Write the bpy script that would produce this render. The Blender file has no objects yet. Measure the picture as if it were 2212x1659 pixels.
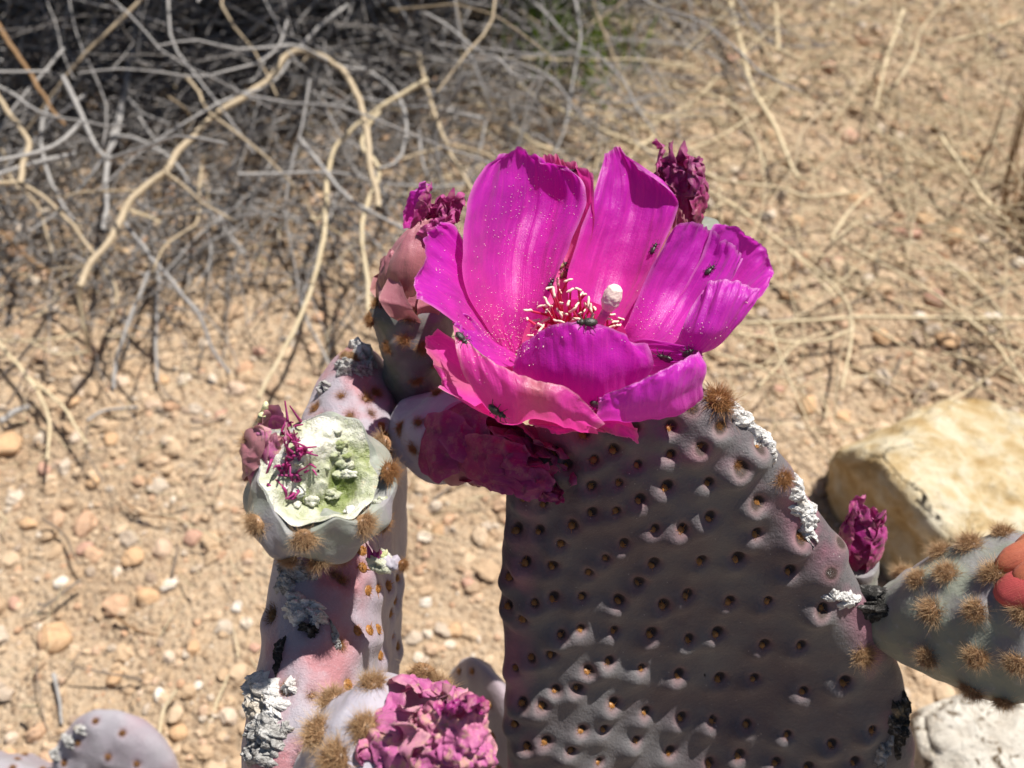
import bpy, bmesh, math, random
import numpy as np
from mathutils import Vector, Matrix
from mathutils.bvhtree import BVHTree

# ------------------------------------------------------------------ camera
scene = bpy.context.scene
TH = math.radians(50.0)          # downward pitch
CAMH = 0.36                      # camera height over the sand
LENS = 35.0
K = 36.0 / LENS / 2212.0         # metres per pixel per metre of depth (2212 px wide picture)
CAM = np.array([0.0, 0.0, CAMH])
FW = np.array([0.0, math.cos(TH), -math.sin(TH)])
UP = np.array([0.0, math.sin(TH), math.cos(TH)])
RT = np.array([1.0, 0.0, 0.0])
cd = bpy.data.cameras.new("camera")
cam = bpy.data.objects.new("camera", cd)
scene.collection.objects.link(cam)
cam.location = CAM
cam.rotation_euler = (math.pi / 2 - TH, 0, 0)
cd.lens = LENS
cd.sensor_width = 36.0
cd.clip_start = 0.01
cd.clip_end = 500.0
cd.dof.use_dof = True
cd.dof.focus_distance = 0.178
cd.dof.aperture_fstop = 21.0
cd.dof.aperture_blades = 7
scene.camera = cam

# ------------------------------------------------------------------ sky, sun, exposure
SUN = np.array([0.33, 0.29, 0.897]); SUN = SUN / np.linalg.norm(SUN)
world = bpy.data.worlds.new("World"); scene.world = world
world.use_nodes = True
wn = world.node_tree.nodes; wl = world.node_tree.links
wn.clear()
wo = wn.new("ShaderNodeOutputWorld"); wb = wn.new("ShaderNodeBackground"); ws = wn.new("ShaderNodeTexSky")
ws.sky_type = 'NISHITA'; ws.sun_disc = False
ws.sun_elevation = math.asin(SUN[2]); ws.sun_rotation = math.atan2(SUN[0], SUN[1])
wb.inputs[1].default_value = 0.050
wl.new(ws.outputs[0], wb.inputs[0]); wl.new(wb.outputs[0], wo.inputs[0])
sl = bpy.data.lights.new("sun", 'SUN'); sl.energy = 5.0; sl.angle = math.radians(0.53); sl.color = (1.0, 0.955, 0.89)
so = bpy.data.objects.new("sun", sl); scene.collection.objects.link(so)
so.location = (0.6, 0.5, 2.0)
so.rotation_euler = Vector((-SUN[0], -SUN[1], -SUN[2])).to_track_quat('-Z', 'Y').to_euler()
scene.view_settings.view_transform = 'Standard'
scene.view_settings.look = 'None'
scene.view_settings.exposure = 0.62
scene.view_settings.gamma = 1.0
scene.render.engine = 'CYCLES'
scene.cycles.use_denoising = True
scene.cycles.max_bounces = 8
scene.cycles.transparent_max_bounces = 8
scene.cycles.sample_clamp_indirect = 6.0

rng = np.random.default_rng(7)
random.seed(7)
COL = scene.collection

# ------------------------------------------------------------------ helpers
def P(px, py, d):
    """photo pixel (2212 px wide) + depth along the optical axis -> world point"""
    return CAM + d * (FW + RT * ((px - 1106.0) * K) - UP * ((py - 829.5) * K))
def F(cx, cy, d):                 # flower close-up coordinates
    return P(777.7 + cx * 0.4297, 259.2 + cy * 0.4297, d)
def pxF(cx, cy): return (777.7 + cx * 0.4297, 259.2 + cy * 0.4297)
def px2(cx, cy): return (414.7 + cx * 0.3124, 691.2 + cy * 0.3124)
def px3(cx, cy): return (414.7 + cx * 0.3281, 1166.4 + cy * 0.3281)
def px4(cx, cy): return (1036.8 + cx * 0.5312, 777.6 + cy * 0.5312)
def raydir(px, py):
    return FW + RT * ((px - 1106.0) * K) - UP * ((py - 829.5) * K)
def G(px, py, z=0.0):
    d = raydir(px, py)
    t = (z - CAM[2]) / d[2]
    return CAM + d * t
def nrm(v):
    v = np.asarray(v, float)
    return v / (np.linalg.norm(v, axis=-1, keepdims=True) + 1e-12)

def hash3(ix, iy, iz, seed):
    h = (ix * 374761393 + iy * 668265263 + iz * 2147483647 + seed * 1274126177) & 0xFFFFFFFF
    h = ((h ^ (h >> 13)) * 1274126177) & 0xFFFFFFFF
    h = h ^ (h >> 16)
    return (h & 0xFFFFFF) / float(0xFFFFFF)
def vnoise(p, seed=0):
    p = np.asarray(p, float)
    i = np.floor(p).astype(np.int64); f = p - i
    f = f * f * (3 - 2 * f)
    r = 0
    for dx in (0, 1):
        wx = f[:, 0] if dx else 1 - f[:, 0]
        for dy in (0, 1):
            wy = f[:, 1] if dy else 1 - f[:, 1]
            for dz in (0, 1):
                wz = f[:, 2] if dz else 1 - f[:, 2]
                r = r + wx * wy * wz * hash3(i[:, 0] + dx, i[:, 1] + dy, i[:, 2] + dz, seed)
    return r * 2 - 1
def fbm(p, seed=0, o=3):
    p = np.asarray(p, float); r = 0; a = 1.0
    for k in range(o):
        r = r + a * vnoise(p * (2.03 ** k), seed + k * 17); a *= 0.5
    return r

def mesh_np(name, V, Fc, mats=(), smooth=True, attrs=None, midx=None):
    me = bpy.data.meshes.new(name)
    V = np.asarray(V, np.float32); Fc = np.asarray(Fc, np.int32)
    nf, k = Fc.shape
    me.vertices.add(len(V)); me.vertices.foreach_set("co", V.ravel())
    me.loops.add(nf * k); me.loops.foreach_set("vertex_index", Fc.ravel())
    me.polygons.add(nf)
    me.polygons.foreach_set("loop_start", np.arange(0, nf * k, k, dtype=np.int32))
    me.polygons.foreach_set("loop_total", np.full(nf, k, np.int32))
    me.polygons.foreach_set("use_smooth", np.full(nf, bool(smooth)))
    for m in mats: me.materials.append(m)
    if midx is not None: me.polygons.foreach_set("material_index", np.asarray(midx, np.int32))
    if attrs:
        for an, av in attrs.items():
            a = me.attributes.new(an, 'FLOAT', 'POINT'); a.data.foreach_set("value", np.asarray(av, np.float32))
    me.update(calc_edges=True)
    return me
def link(name, me, parent=None, M=None, pinv=None):
    o = bpy.data.objects.new(name, me); COL.objects.link(o)
    if M is not None: o.matrix_basis = M
    if parent is not None:
        o.parent = parent
        if parent.type == 'EMPTY':
            o.matrix_parent_inverse = Matrix.Translation(-Vector(parent.location))
    return o
def thing(name, label, cat, loc, group=None):
    o = bpy.data.objects.new(name, None); COL.objects.link(o)
    o.empty_display_size = 0.02
    o.location = Vector(loc)
    tag(o, label, cat, group)
    return o
def tag(o, label=None, cat=None, group=None, kind=None):
    if label: o["label"] = label
    if cat: o["category"] = cat
    if group: o["group"] = group
    if kind: o["kind"] = kind
    return o
def grid_faces(nu, nv, wrap=False):
    i = np.arange(nv - 1)[:, None] * nu
    j = np.arange(nu if wrap else nu - 1)[None, :]
    j2 = (j + 1) % nu
    a = i + j; b = i + j2; c = i + nu + j2; d = i + nu + j
    return np.stack([a.ravel(), b.ravel(), c.ravel(), d.ravel()], 1)
def vnormals(V, Fc):
    if Fc.shape[1] == 4:
        n = np.cross(V[Fc[:, 2]] - V[Fc[:, 0]], V[Fc[:, 3]] - V[Fc[:, 1]])
    else:
        n = np.cross(V[Fc[:, 1]] - V[Fc[:, 0]], V[Fc[:, 2]] - V[Fc[:, 0]])
    N = np.zeros_like(V)
    for k in range(Fc.shape[1]): np.add.at(N, Fc[:, k], n)
    return nrm(N)
def bvh_of(V, Fc): return BVHTree.FromPolygons([tuple(v) for v in V], [tuple(int(x) for x in f) for f in Fc])
def cast(bvh, px, py):
    d = raydir(px, py); d = d / np.linalg.norm(d)
    h = bvh.ray_cast(Vector(CAM), Vector(d))
    if h[0] is None: return None
    n = np.array(h[1])
    if n @ d > 0: n = -n
    return np.array(h[0]), n
def frame(n, spin=0.0, up=(0, 0, 1)):
    n = nrm(n); a = np.cross(up, n)
    if np.linalg.norm(a) < 1e-4: a = np.cross((1, 0, 0), n)
    a = nrm(a); b = np.cross(n, a)
    c, s = math.cos(spin), math.sin(spin)
    return a * c + b * s, -a * s + b * c, n
def mat4(p, n, spin=0.0, s=1.0, sz=None):
    a, b, c = frame(n, spin)
    sz = s if sz is None else sz
    return Matrix(((a[0] * s, b[0] * s, c[0] * sz, p[0]), (a[1] * s, b[1] * s, c[1] * sz, p[1]),
                   (a[2] * s, b[2] * s, c[2] * sz, p[2]), (0, 0, 0, 1)))
def crom(pts, n):
    """Catmull-Rom through points, n samples"""
    pts = np.asarray(pts, float)
    e = np.vstack([2 * pts[0] - pts[1], pts, 2 * pts[-1] - pts[-2]])
    t = np.linspace(0, len(pts) - 1, n); i = np.minimum(t.astype(int), len(pts) - 2); f = (t - i)[:, None]
    p0, p1, p2, p3 = e[i], e[i + 1], e[i + 2], e[i + 3]
    return 0.5 * ((2 * p1) + (-p0 + p2) * f + (2 * p0 - 5 * p1 + 4 * p2 - p3) * f ** 2 + (-p0 + 3 * p1 - 3 * p2 + p3) * f ** 3)
def tube(pts, rad, sides=6, cap=True):
    pts = np.asarray(pts, float); n = len(pts)
    rad = np.broadcast_to(np.asarray(rad, float), (n,))
    t = nrm(np.gradient(pts, axis=0))
    ref = np.array([0.13, 0.27, 0.95]) if abs(t[0] @ np.array([0.13, 0.27, 0.95])) < 0.9 else np.array([1.0, 0, 0])
    a = nrm(np.cross(t, ref)); b = np.cross(t, a)
    ang = np.arange(sides) * 2 * math.pi / sides
    V = pts[:, None, :] + rad[:, None, None] * (np.cos(ang)[None, :, None] * a[:, None, :] + np.sin(ang)[None, :, None] * b[:, None, :])
    V = V.reshape(-1, 3); Fq = grid_faces(sides, n, True)
    return V, Fq
def quads_to_tris(Fq): return np.vstack([Fq[:, [0, 1, 2]], Fq[:, [0, 2, 3]]])
def join(parts):
    Vs, Fs, off = [], [], 0
    for V, Fc in parts:
        Vs.append(V); Fs.append(Fc + off); off += len(V)
    return np.vstack(Vs), np.vstack(Fs)
def ico(sub):
    bm = bmesh.new(); bmesh.ops.create_icosphere(bm, subdivisions=sub, radius=1.0)
    V = np.array([v.co[:] for v in bm.verts]); Fc = np.array([[v.index for v in f.verts] for f in bm.faces]); bm.free()
    return V, Fc
ICO1, ICO2, ICO3 = ico(1), ico(2), ico(3)

def landmark(p):
    """words for what a small thing on the ground lies beside"""
    v = np.asarray(p) - CAM; d = v @ FW
    px = 1106 + (v @ RT) / d / K; py = 829.5 - (v @ UP) / d / K
    if px > 1640 and py > 760: return "beside the large tan rock"
    if px < 420 and py > 1380: return "by the small low cactus"
    if px < 620 and py > 760: return "left of the chewed fruit"
    if 620 <= px < 1300 and py > 760: return "between the two large pads"
    if px < 900: return "under the grey shrub"
    if px < 1350: return "at the shrub's edge behind the open flower"
    if py > 430: return "beyond the open flower's right petals"
    if px < 1750: return "near the green grass tuft"
    return "on the open sand beyond the rock"
# ------------------------------------------------------------------ materials
class NT:
    def __init__(s, name):
        s.m = bpy.data.materials.new(name); s.m.use_nodes = True
        s.t = s.m.node_tree; s.t.nodes.clear()
        s.out = s.n("ShaderNodeOutputMaterial")
    def n(s, k, **kw):
        x = s.t.nodes.new(k)
        for a, b in kw.items(): setattr(x, a, b)
        return x
    def l(s, a, b): s.t.links.new(a, b)
    def coord(s): return s.n("ShaderNodeTexCoord").outputs["Object"]
    def noise(s, scale, detail=4, rough=0.55, vec=None, dist=0.0):
        x = s.n("ShaderNodeTexNoise"); x.inputs["Scale"].default_value = scale
        x.inputs["Detail"].default_value = detail; x.inputs["Roughness"].default_value = rough
        x.inputs["Distortion"].default_value = dist
        s.l(vec if vec is not None else s.coord(), x.inputs["Vector"]); return x.outputs["Fac"]
    def voro(s, scale, feature='F1', out="Distance", vec=None):
        x = s.n("ShaderNodeTexVoronoi"); x.feature = feature; x.inputs["Scale"].default_value = scale
        s.l(vec if vec is not None else s.coord(), x.inputs["Vector"]); return x.outputs[out]
    def ramp(s, fac, stops, interp='LINEAR'):
        r = s.n("ShaderNodeValToRGB"); e = r.color_ramp.elements; r.color_ramp.interpolation = interp
        while len(e) < len(stops): e.new(0.5)
        for i, (p, c) in enumerate(stops):
            e[i].position = p; e[i].color = tuple(c) + (1,) if len(c) == 3 else c
        s.l(fac, r.inputs[0]); return r.outputs[0]
    def gray(s, fac, a, b, lo=0.0, hi=1.0):
        r = s.n("ShaderNodeMapRange"); r.inputs[1].default_value = a; r.inputs[2].default_value = b
        r.inputs[3].default_value = lo; r.inputs[4].default_value = hi
        s.l(fac, r.inputs[0]); return r.outputs[0]
    def mix(s, fac, a, b, mode='MIX'):
        x = s.n("ShaderNodeMix"); x.data_type = 'RGBA'; x.blend_type = mode
        for sock, v in ((x.inputs[0], fac), (x.inputs[6], a), (x.inputs[7], b)):
            if isinstance(v, (int, float)): sock.default_value = v
            elif isinstance(v, (tuple, list)): sock.default_value = tuple(v) + (1,)
            else: s.l(v, sock)
        return x.outputs[2]
    def math(s, op, a, b=0.0, c=None):
        x = s.n("ShaderNodeMath"); x.operation = op
        for sock, v in zip(x.inputs, (a, b) if c is None else (a, b, c)):
            if isinstance(v, (int, float)): sock.default_value = v
            else: s.l(v, sock)
        return x.outputs[0]
    def attr(s, name):
        a = s.n("ShaderNodeAttribute"); a.attribute_name = name; return a.outputs["Fac"]
    def island(s): return s.n("ShaderNodeNewGeometry").outputs["Random Per Island"]
    def objrand(s): return s.n("ShaderNodeObjectInfo").outputs["Random"]
    def bump(s, h, dist, strength=1.0, nrm=None):
        b = s.n("ShaderNodeBump"); b.inputs["Distance"].default_value = dist; b.inputs["Strength"].default_value = strength
        s.l(h, b.inputs["Height"])
        if nrm is not None: s.l(nrm, b.inputs["Normal"])
        return b.outputs[0]
    def pbsdf(s, color, rough=0.6, spec=0.4, normal=None, sss=0.0, sssr=(1, .4, .3), sheen=0.0):
        p = s.n("ShaderNodeBsdfPrincipled")
        if isinstance(color, (tuple, list)): p.inputs["Base Color"].default_value = tuple(color) + (1,)
        else: s.l(color, p.inputs["Base Color"])
        if isinstance(rough, (int, float)): p.inputs["Roughness"].default_value = rough
        else: s.l(rough, p.inputs["Roughness"])
        p.inputs["Specular IOR Level"].default_value = spec
        if sss: 
            p.inputs["Subsurface Weight"].default_value = sss; p.inputs["Subsurface Radius"].default_value = sssr
            p.inputs["Subsurface Scale"].default_value = 0.0012
        if sheen: p.inputs["Sheen Weight"].default_value = sheen; p.inputs["Sheen Roughness"].default_value = 0.5
        if normal is not None: s.l(normal, p.inputs["Normal"])
        return p.outputs[0]
    def done(s, sh): s.l(sh, s.out.inputs[0]); return s.m
    def trans(s, sh, color, w, normal=None):
        t = s.n("ShaderNodeBsdfTranslucent")
        if isinstance(color, (tuple, list)): t.inputs[0].default_value = tuple(color) + (1,)
        else: s.l(color, t.inputs[0])
        if normal is not None: s.l(normal, t.inputs[1])
        x = s.n("ShaderNodeMixShader")
        if isinstance(w, (int, float)): x.inputs[0].default_value = w
        else: s.l(w, x.inputs[0])
        s.l(sh, x.inputs[1]); s.l(t.outputs[0], x.inputs[2]); return x.outputs[0]

def m_pad(name, grey, purple, pink, pinkness):
    k = NT(name)
    n1 = k.noise(55, 4); n2 = k.noise(260, 5, 0.65); n3 = k.noise(2600, 3)
    c = k.mix(k.gray(n1, 0.40, 0.62), grey, purple)
    pa = k.attr("rim")
    pm = k.math('MULTIPLY', k.gray(k.noise(75, 4, 0.5), 0.46, 0.62), pa)
    c = k.mix(k.math('MULTIPLY', pm, pinkness), c, pink)
    c = k.mix(k.gray(n2, 0.55, 0.75, 0, 0.35), c, tuple(min(1, g * 1.35) for g in grey))
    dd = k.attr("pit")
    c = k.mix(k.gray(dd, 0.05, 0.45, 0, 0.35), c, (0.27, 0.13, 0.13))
    c = k.mix(k.gray(dd, 0.45, 0.72, 0, 0.9), c, (0.035, 0.02, 0.014))  # dark brown areole colour, with the shade inside the pit painted in
    sp = k.gray(n3, 0.62, 0.72, 0, 0.35)
    c = k.mix(sp, c, tuple(g * 1.5 for g in grey))
    # small pale and dark flecks of dust
    fl = k.gray(k.voro(700), 0.10, 0.05, 0, 0.5)
    c = k.mix(k.math('MULTIPLY', fl, k.gray(k.noise(120, 2), 0.52, 0.6)), c, (0.55, 0.52, 0.48))
    h = k.math('ADD', k.math('MULTIPLY', n2, 0.6), k.math('MULTIPLY', n3, 0.18))
    h = k.math('ADD', h, k.math('MULTIPLY', k.noise(1100, 4, 0.7), 0.35))
    b = k.bump(h, 0.0008, 0.8)
    return k.done(k.pbsdf(c, k.gray(n2, 0.3, 0.7, 0.5, 0.72), 0.28, b, sheen=0.12))
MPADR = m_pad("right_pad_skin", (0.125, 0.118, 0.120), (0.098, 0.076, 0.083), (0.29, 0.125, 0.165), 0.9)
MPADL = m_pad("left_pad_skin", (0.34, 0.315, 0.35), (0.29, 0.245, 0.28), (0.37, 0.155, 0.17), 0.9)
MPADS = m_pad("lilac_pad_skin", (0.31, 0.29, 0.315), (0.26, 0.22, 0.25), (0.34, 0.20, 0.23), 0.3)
def m_fruit(name, a, b, c3):
    k = NT(name)
    n1 = k.noise(120, 4); n2 = k.noise(500, 5, 0.65)
    c = k.mix(k.gray(n1, 0.42, 0.62), a, b)
    c = k.mix(k.gray(n2, 0.56, 0.74, 0, 0.6), c, c3)
    bn = k.bump(n2, 0.0004, 0.6)
    return k.done(k.pbsdf(c, 0.55, 0.3, bn, sheen=0.1))
MFRG = m_fruit("green_fruit_skin", (0.20, 0.215, 0.17), (0.18, 0.165, 0.175), (0.29, 0.30, 0.29))
MFRC = m_fruit("chewed_fruit_skin", (0.25, 0.27, 0.22), (0.23, 0.215, 0.23), (0.36, 0.37, 0.35))
MFRL = m_fruit("lilac_fruit_skin", (0.36, 0.34, 0.38), (0.33, 0.30, 0.35), (0.46, 0.44, 0.47))
MFRD = m_fruit("shaded_green_fruit_skin", (0.10, 0.115, 0.085), (0.13, 0.115, 0.125), (0.20, 0.21, 0.21))  # darker copy of the green skin, the ovary's shade painted into the colour

def m_petal(name, base, body, edge, tcol, tw, rough=0.42, dry=0.0, stripe=None):
    k = NT(name)
    u = k.attr("pu"); v = k.attr("pv")
    cv = k.n("ShaderNodeCombineXYZ"); k.l(k.math('MULTIPLY', u, 60.0), cv.inputs[0]); k.l(k.math('MULTIPLY', v, 3.0), cv.inputs[1])
    k.l(k.objrand(), cv.inputs[2])
    vein = k.noise(1.0, 3, 0.6, cv.outputs[0])
    n1 = k.noise(170, 4); n2 = k.noise(1500, 3, 0.6); n3 = k.noise(5200, 2, 0.5)
    c = k.mix(k.gray(v, 0.15, 0.62), base, body)
    c = k.mix(k.gray(n1, 0.45, 0.75, 0, 0.5), c, tuple(x * 0.72 for x in body))
    c = k.mix(k.gray(vein, 0.5, 0.75, 0, 0.35), c, tuple(min(1, x * 1.35 + 0.01) for x in base))
    if stripe:
        d = k.math('ABSOLUTE', k.math('SUBTRACT', u, 0.55))
        c = k.mix(k.math('MULTIPLY', k.gray(d, 0.20, 0.03), k.gray(v, 0.1, 0.75, 0.15, 0.75)), c, stripe)
    em = k.attr("pe")
    c = k.mix(k.math('MULTIPLY', em, 0.7), c, edge)
    if dry:
        c = k.mix(k.gray(k.noise(420, 4, 0.7), 0.52, 0.62, 0, dry), c, (0.52, 0.33, 0.22))
        c = k.mix(k.gray(k.noise(300, 4, 0.6), 0.55, 0.72, 0, 0.7), c, tuple(x * 0.3 for x in body))
    # bruised flecks
    c = k.mix(k.math('MULTIPLY', k.gray(k.noise(330, 3, 0.6), 0.70, 0.78), 0.4), c, (0.16, 0.03, 0.13))
    h = k.math('ADD', k.math('MULTIPLY', vein, 0.5), k.math('ADD', k.math('MULTIPLY', n2, 0.26), k.math('MULTIPLY', n3, 0.30)))
    h = k.math('ADD', h, k.math('MULTIPLY', n1, 0.8))
    b = k.bump(h, 0.0003, 0.75)
    p = k.pbsdf(c, k.gray(n2, 0.35, 0.7, rough - 0.14, rough + 0.10), 0.5, b, sheen=0.10)
    return k.done(k.trans(p, k.mix(0.5, c, tcol), tw, b))
MPET = m_petal("magenta_petal", (0.70, 0.035, 0.38), (0.52, 0.010, 0.44), (0.66, 0.24, 0.55), (0.82, 0.025, 0.48), 0.44)
MPET2 = m_petal("lilac_magenta_petal", (0.72, 0.04, 0.46), (0.55, 0.022, 0.50), (0.70, 0.30, 0.62), (0.80, 0.04, 0.55), 0.46)
MTEP = m_petal("salmon_tepal", (0.80, 0.05, 0.34), (0.70, 0.055, 0.40), (0.70, 0.33, 0.40), (0.90, 0.05, 0.40), 0.48, 0.42, 0.0, (0.46, 0.20, 0.17))
MSAL = m_petal("dull_salmon_tepal", (0.34, 0.16, 0.13), (0.44, 0.16, 0.20), (0.52, 0.28, 0.27), (0.50, 0.12, 0.15), 0.22, 0.45)
MRED = m_petal("coral_tepal", (0.62, 0.20, 0.10), (0.62, 0.10, 0.10), (0.65, 0.28, 0.2), (0.7, 0.12, 0.1), 0.3)
MWILT = m_petal("wilted_petal", (0.42, 0.04, 0.17), (0.36, 0.018, 0.20), (0.55, 0.12, 0.32), (0.50, 0.02, 0.22), 0.28, 0.45, 0.35)
MWILTD = m_petal("dark_wilted_petal", (0.40, 0.03, 0.13), (0.26, 0.012, 0.14), (0.42, 0.10, 0.25), (0.5, 0.02, 0.18), 0.30, 0.45, 0.25)
MDRY = m_petal("dried_petal", (0.58, 0.20, 0.30), (0.46, 0.10, 0.29), (0.66, 0.40, 0.36), (0.6, 0.10, 0.3), 0.22, 0.6, 0.8)

def m_hair(name, root, mid, tip):
    k = NT(name)
    t = k.attr("ht")
    c = k.ramp(t, [(0.0, root), (0.45, mid), (1.0, tip)])
    r = k.gray(k.island(), 0, 1, 0.0, 0.6)
    c = k.mix(r, c, tip)
    p = k.pbsdf(c, 0.4, 0.5)
    return k.done(k.trans(p, c, 0.3))
MHAIR = m_hair("glochid_orange", (0.16, 0.055, 0.018), (0.33, 0.135, 0.045), (0.52, 0.30, 0.13))
MHAIRT = m_hair("glochid_tan", (0.20, 0.075, 0.028), (0.42, 0.21, 0.09), (0.66, 0.48, 0.28))
MHAIRD = m_hair("glochid_dark", (0.035, 0.018, 0.010), (0.13, 0.06, 0.022), (0.34, 0.20, 0.08))
MHAIRP = m_hair("glochid_pit", (0.05, 0.022, 0.010), (0.36, 0.145, 0.035), (0.62, 0.30, 0.08))
MHAIRW = m_hair("wool_white", (0.35, 0.33, 0.30), (0.62, 0.60, 0.57), (0.78, 0.76, 0.72))

def m_scab(name, cols):
    k = NT(name)
    n1 = k.noise(620, 6, 0.72, dist=0.9); v = k.voro(620, 'DISTANCE_TO_EDGE'); n3 = k.noise(140, 3)
    c = k.ramp(n1, cols)
    c = k.mix(k.gray(v, 0.05, 0.0, 0, 0.25), c, (0.05, 0.045, 0.04))
    c = k.mix(k.gray(n3, 0.58, 0.68, 0, 0.5), c, (0.50, 0.38, 0.22))
    h = k.math('ADD', k.math('MULTIPLY', n1, 1.0), k.math('MULTIPLY', k.gray(v, 0, 0.12), 0.15))
    return k.done(k.pbsdf(c, 0.85, 0.2, k.bump(h, 0.0009, 1.0)))
MSCABW = m_scab("white_cork", [(0.28, (0.16, 0.14, 0.13)), (0.38, (0.52, 0.50, 0.48)), (0.48, (0.72, 0.70, 0.67)), (0.75, (0.84, 0.82, 0.79))])
MSCABG = m_scab("grey_cork", [(0.30, (0.05, 0.045, 0.04)), (0.42, (0.24, 0.23, 0.22)), (0.54, (0.46, 0.45, 0.43)), (0.72, (0.70, 0.69, 0.67))])
MSCABD = m_scab("black_cork", [(0.35, (0.012, 0.011, 0.010)), (0.52, (0.045, 0.043, 0.04)), (0.62, (0.18, 0.17, 0.16)), (0.72, (0.55, 0.54, 0.52))])

def m_flesh():
    k = NT("chewed_flesh")
    n1 = k.noise(130, 4, 0.6); n2 = k.noise(700, 5, 0.7); w = k.attr("fl")
    f = k.math('ADD', k.math('MULTIPLY', k.gray(n1, 0.3, 0.7), 0.45), k.math('MULTIPLY', w, 0.55))
    c = k.ramp(f, [(0.18, (0.12, 0.16, 0.03)), (0.32, (0.29, 0.33, 0.14)), (0.46, (0.47, 0.49, 0.34)), (0.60, (0.64, 0.64, 0.53)), (0.80, (0.72, 0.72, 0.64))])
    c = k.mix(k.gray(n2, 0.56, 0.72, 0, 0.45), c, (0.70, 0.70, 0.60))
    c = k.mix(k.gray(k.noise(210, 3, 0.6, dist=0.8), 0.60, 0.70, 0, 0.7), c, (0.16, 0.22, 0.04))
    c = k.mix(k.gray(k.noise(260, 4, 0.7), 0.64, 0.74, 0, 0.6), c, (0.55, 0.33, 0.10))
    p = k.pbsdf(c, 0.34, 0.5, k.bump(n2, 0.0010, 1.0), sss=0.2, sssr=(0.8, 1.0, 0.4))
    return k.done(p)
MFLESH = m_flesh()
def m_simple(name, a, b, scale, rough=0.6, spec=0.3, bump=0.0, bs=800, trans=0.0, tcol=None):
    k = NT(name)
    c = k.mix(k.gray(k.noise(scale, 4, 0.6), 0.35, 0.65), a, b)
    bn = k.bump(k.noise(bs, 4, 0.6), bump, 0.8) if bump else None
    p = k.pbsdf(c, rough, spec, bn)
    if trans: p = k.trans(p, tcol or a, trans)
    return k.done(p)
MFIL = m_simple("filament_red", (0.62, 0.03, 0.10), (0.75, 0.07, 0.16), 600, 0.4, 0.4, trans=0.25, tcol=(0.8, .05, .15))
MANTH = m_simple("anther_cream", (0.80, 0.55, 0.44), (0.84, 0.66, 0.50), 1500, 0.6, 0.2, 0.00015, 4000)
MSTIG = m_simple("stigma_blush", (0.84, 0.63, 0.58), (0.80, 0.66, 0.55), 900, 0.55, 0.3, 0.00006, 3500)
MSTYLE = m_simple("style_pink", (0.74, 0.20, 0.44), (0.70, 0.16, 0.40), 500, 0.45, 0.4)
MPOLL = m_simple("pollen", (0.88, 0.62, 0.60), (0.90, 0.72, 0.60), 900, 0.5, 0.3)
MREM = m_simple("filament_remains", (0.40, 0.03, 0.16), (0.34, 0.05, 0.20), 500, 0.45, 0.35, trans=0.2, tcol=(.6, .05, .3))
MYEL = m_simple("torn_flesh_yellow", (0.62, 0.66, 0.30), (0.70, 0.66, 0.42), 700, 0.4, 0.4, 0.0003, 1500)
MBEET = m_simple("beetle_shell", (0.018, 0.015, 0.014), (0.05, 0.04, 0.03), 2500, 0.35, 0.5, 0.0001, 6000)
MBEEB = m_simple("brown_beetle_shell", (0.22, 0.13, 0.045), (0.12, 0.075, 0.03), 2500, 0.35, 0.5, 0.0001, 6000)
MTHRD = m_simple("silk_thread", (0.28, 0.22, 0.15), (0.2, 0.16, 0.1), 300)

def m_twig(name, a, b, c3):
    k = NT(name)
    n = k.noise(220, 4, 0.65)
    c = k.mix(k.gray(n, 0.36, 0.64), a, b)
    c = k.mix(k.gray(k.island(), 0.0, 1.0, 0.0, 0.7), c, c3)
    c = k.mix(k.gray(k.noise(900, 4, 0.7), 0.56, 0.7, 0, 0.6), c, tuple(x * 0.35 for x in a))
    return k.done(k.pbsdf(c, 0.75, 0.25, k.bump(k.noise(900, 3), 0.0004, 0.8)))
MGREY = m_twig("grey_bark", (0.30, 0.29, 0.285), (0.42, 0.40, 0.38), (0.24, 0.225, 0.21))
MTAN = m_twig("tan_bark", (0.40, 0.31, 0.20), (0.52, 0.42, 0.29), (0.36, 0.29, 0.20))
MSTRAW = m_twig("pale_straw", (0.58, 0.48, 0.31), (0.66, 0.57, 0.40), (0.46, 0.36, 0.22))
MBRWN = m_twig("brown_bark", (0.22, 0.125, 0.06), (0.30, 0.19, 0.10), (0.20, 0.12, 0.06))
MMASS = m_twig("twig_mass", (0.26, 0.25, 0.245), (0.36, 0.34, 0.325), (0.19, 0.165, 0.14))
MLITT = m_twig("dark_litter", (0.15, 0.105, 0.07), (0.24, 0.19, 0.14), (0.22, 0.20, 0.18))
MGRASS = m_simple("grass_green", (0.15, 0.27, 0.035), (0.22, 0.31, 0.06), 60, 0.5, 0.3, trans=0.3, tcol=(0.2, 0.3, 0.03))

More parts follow.
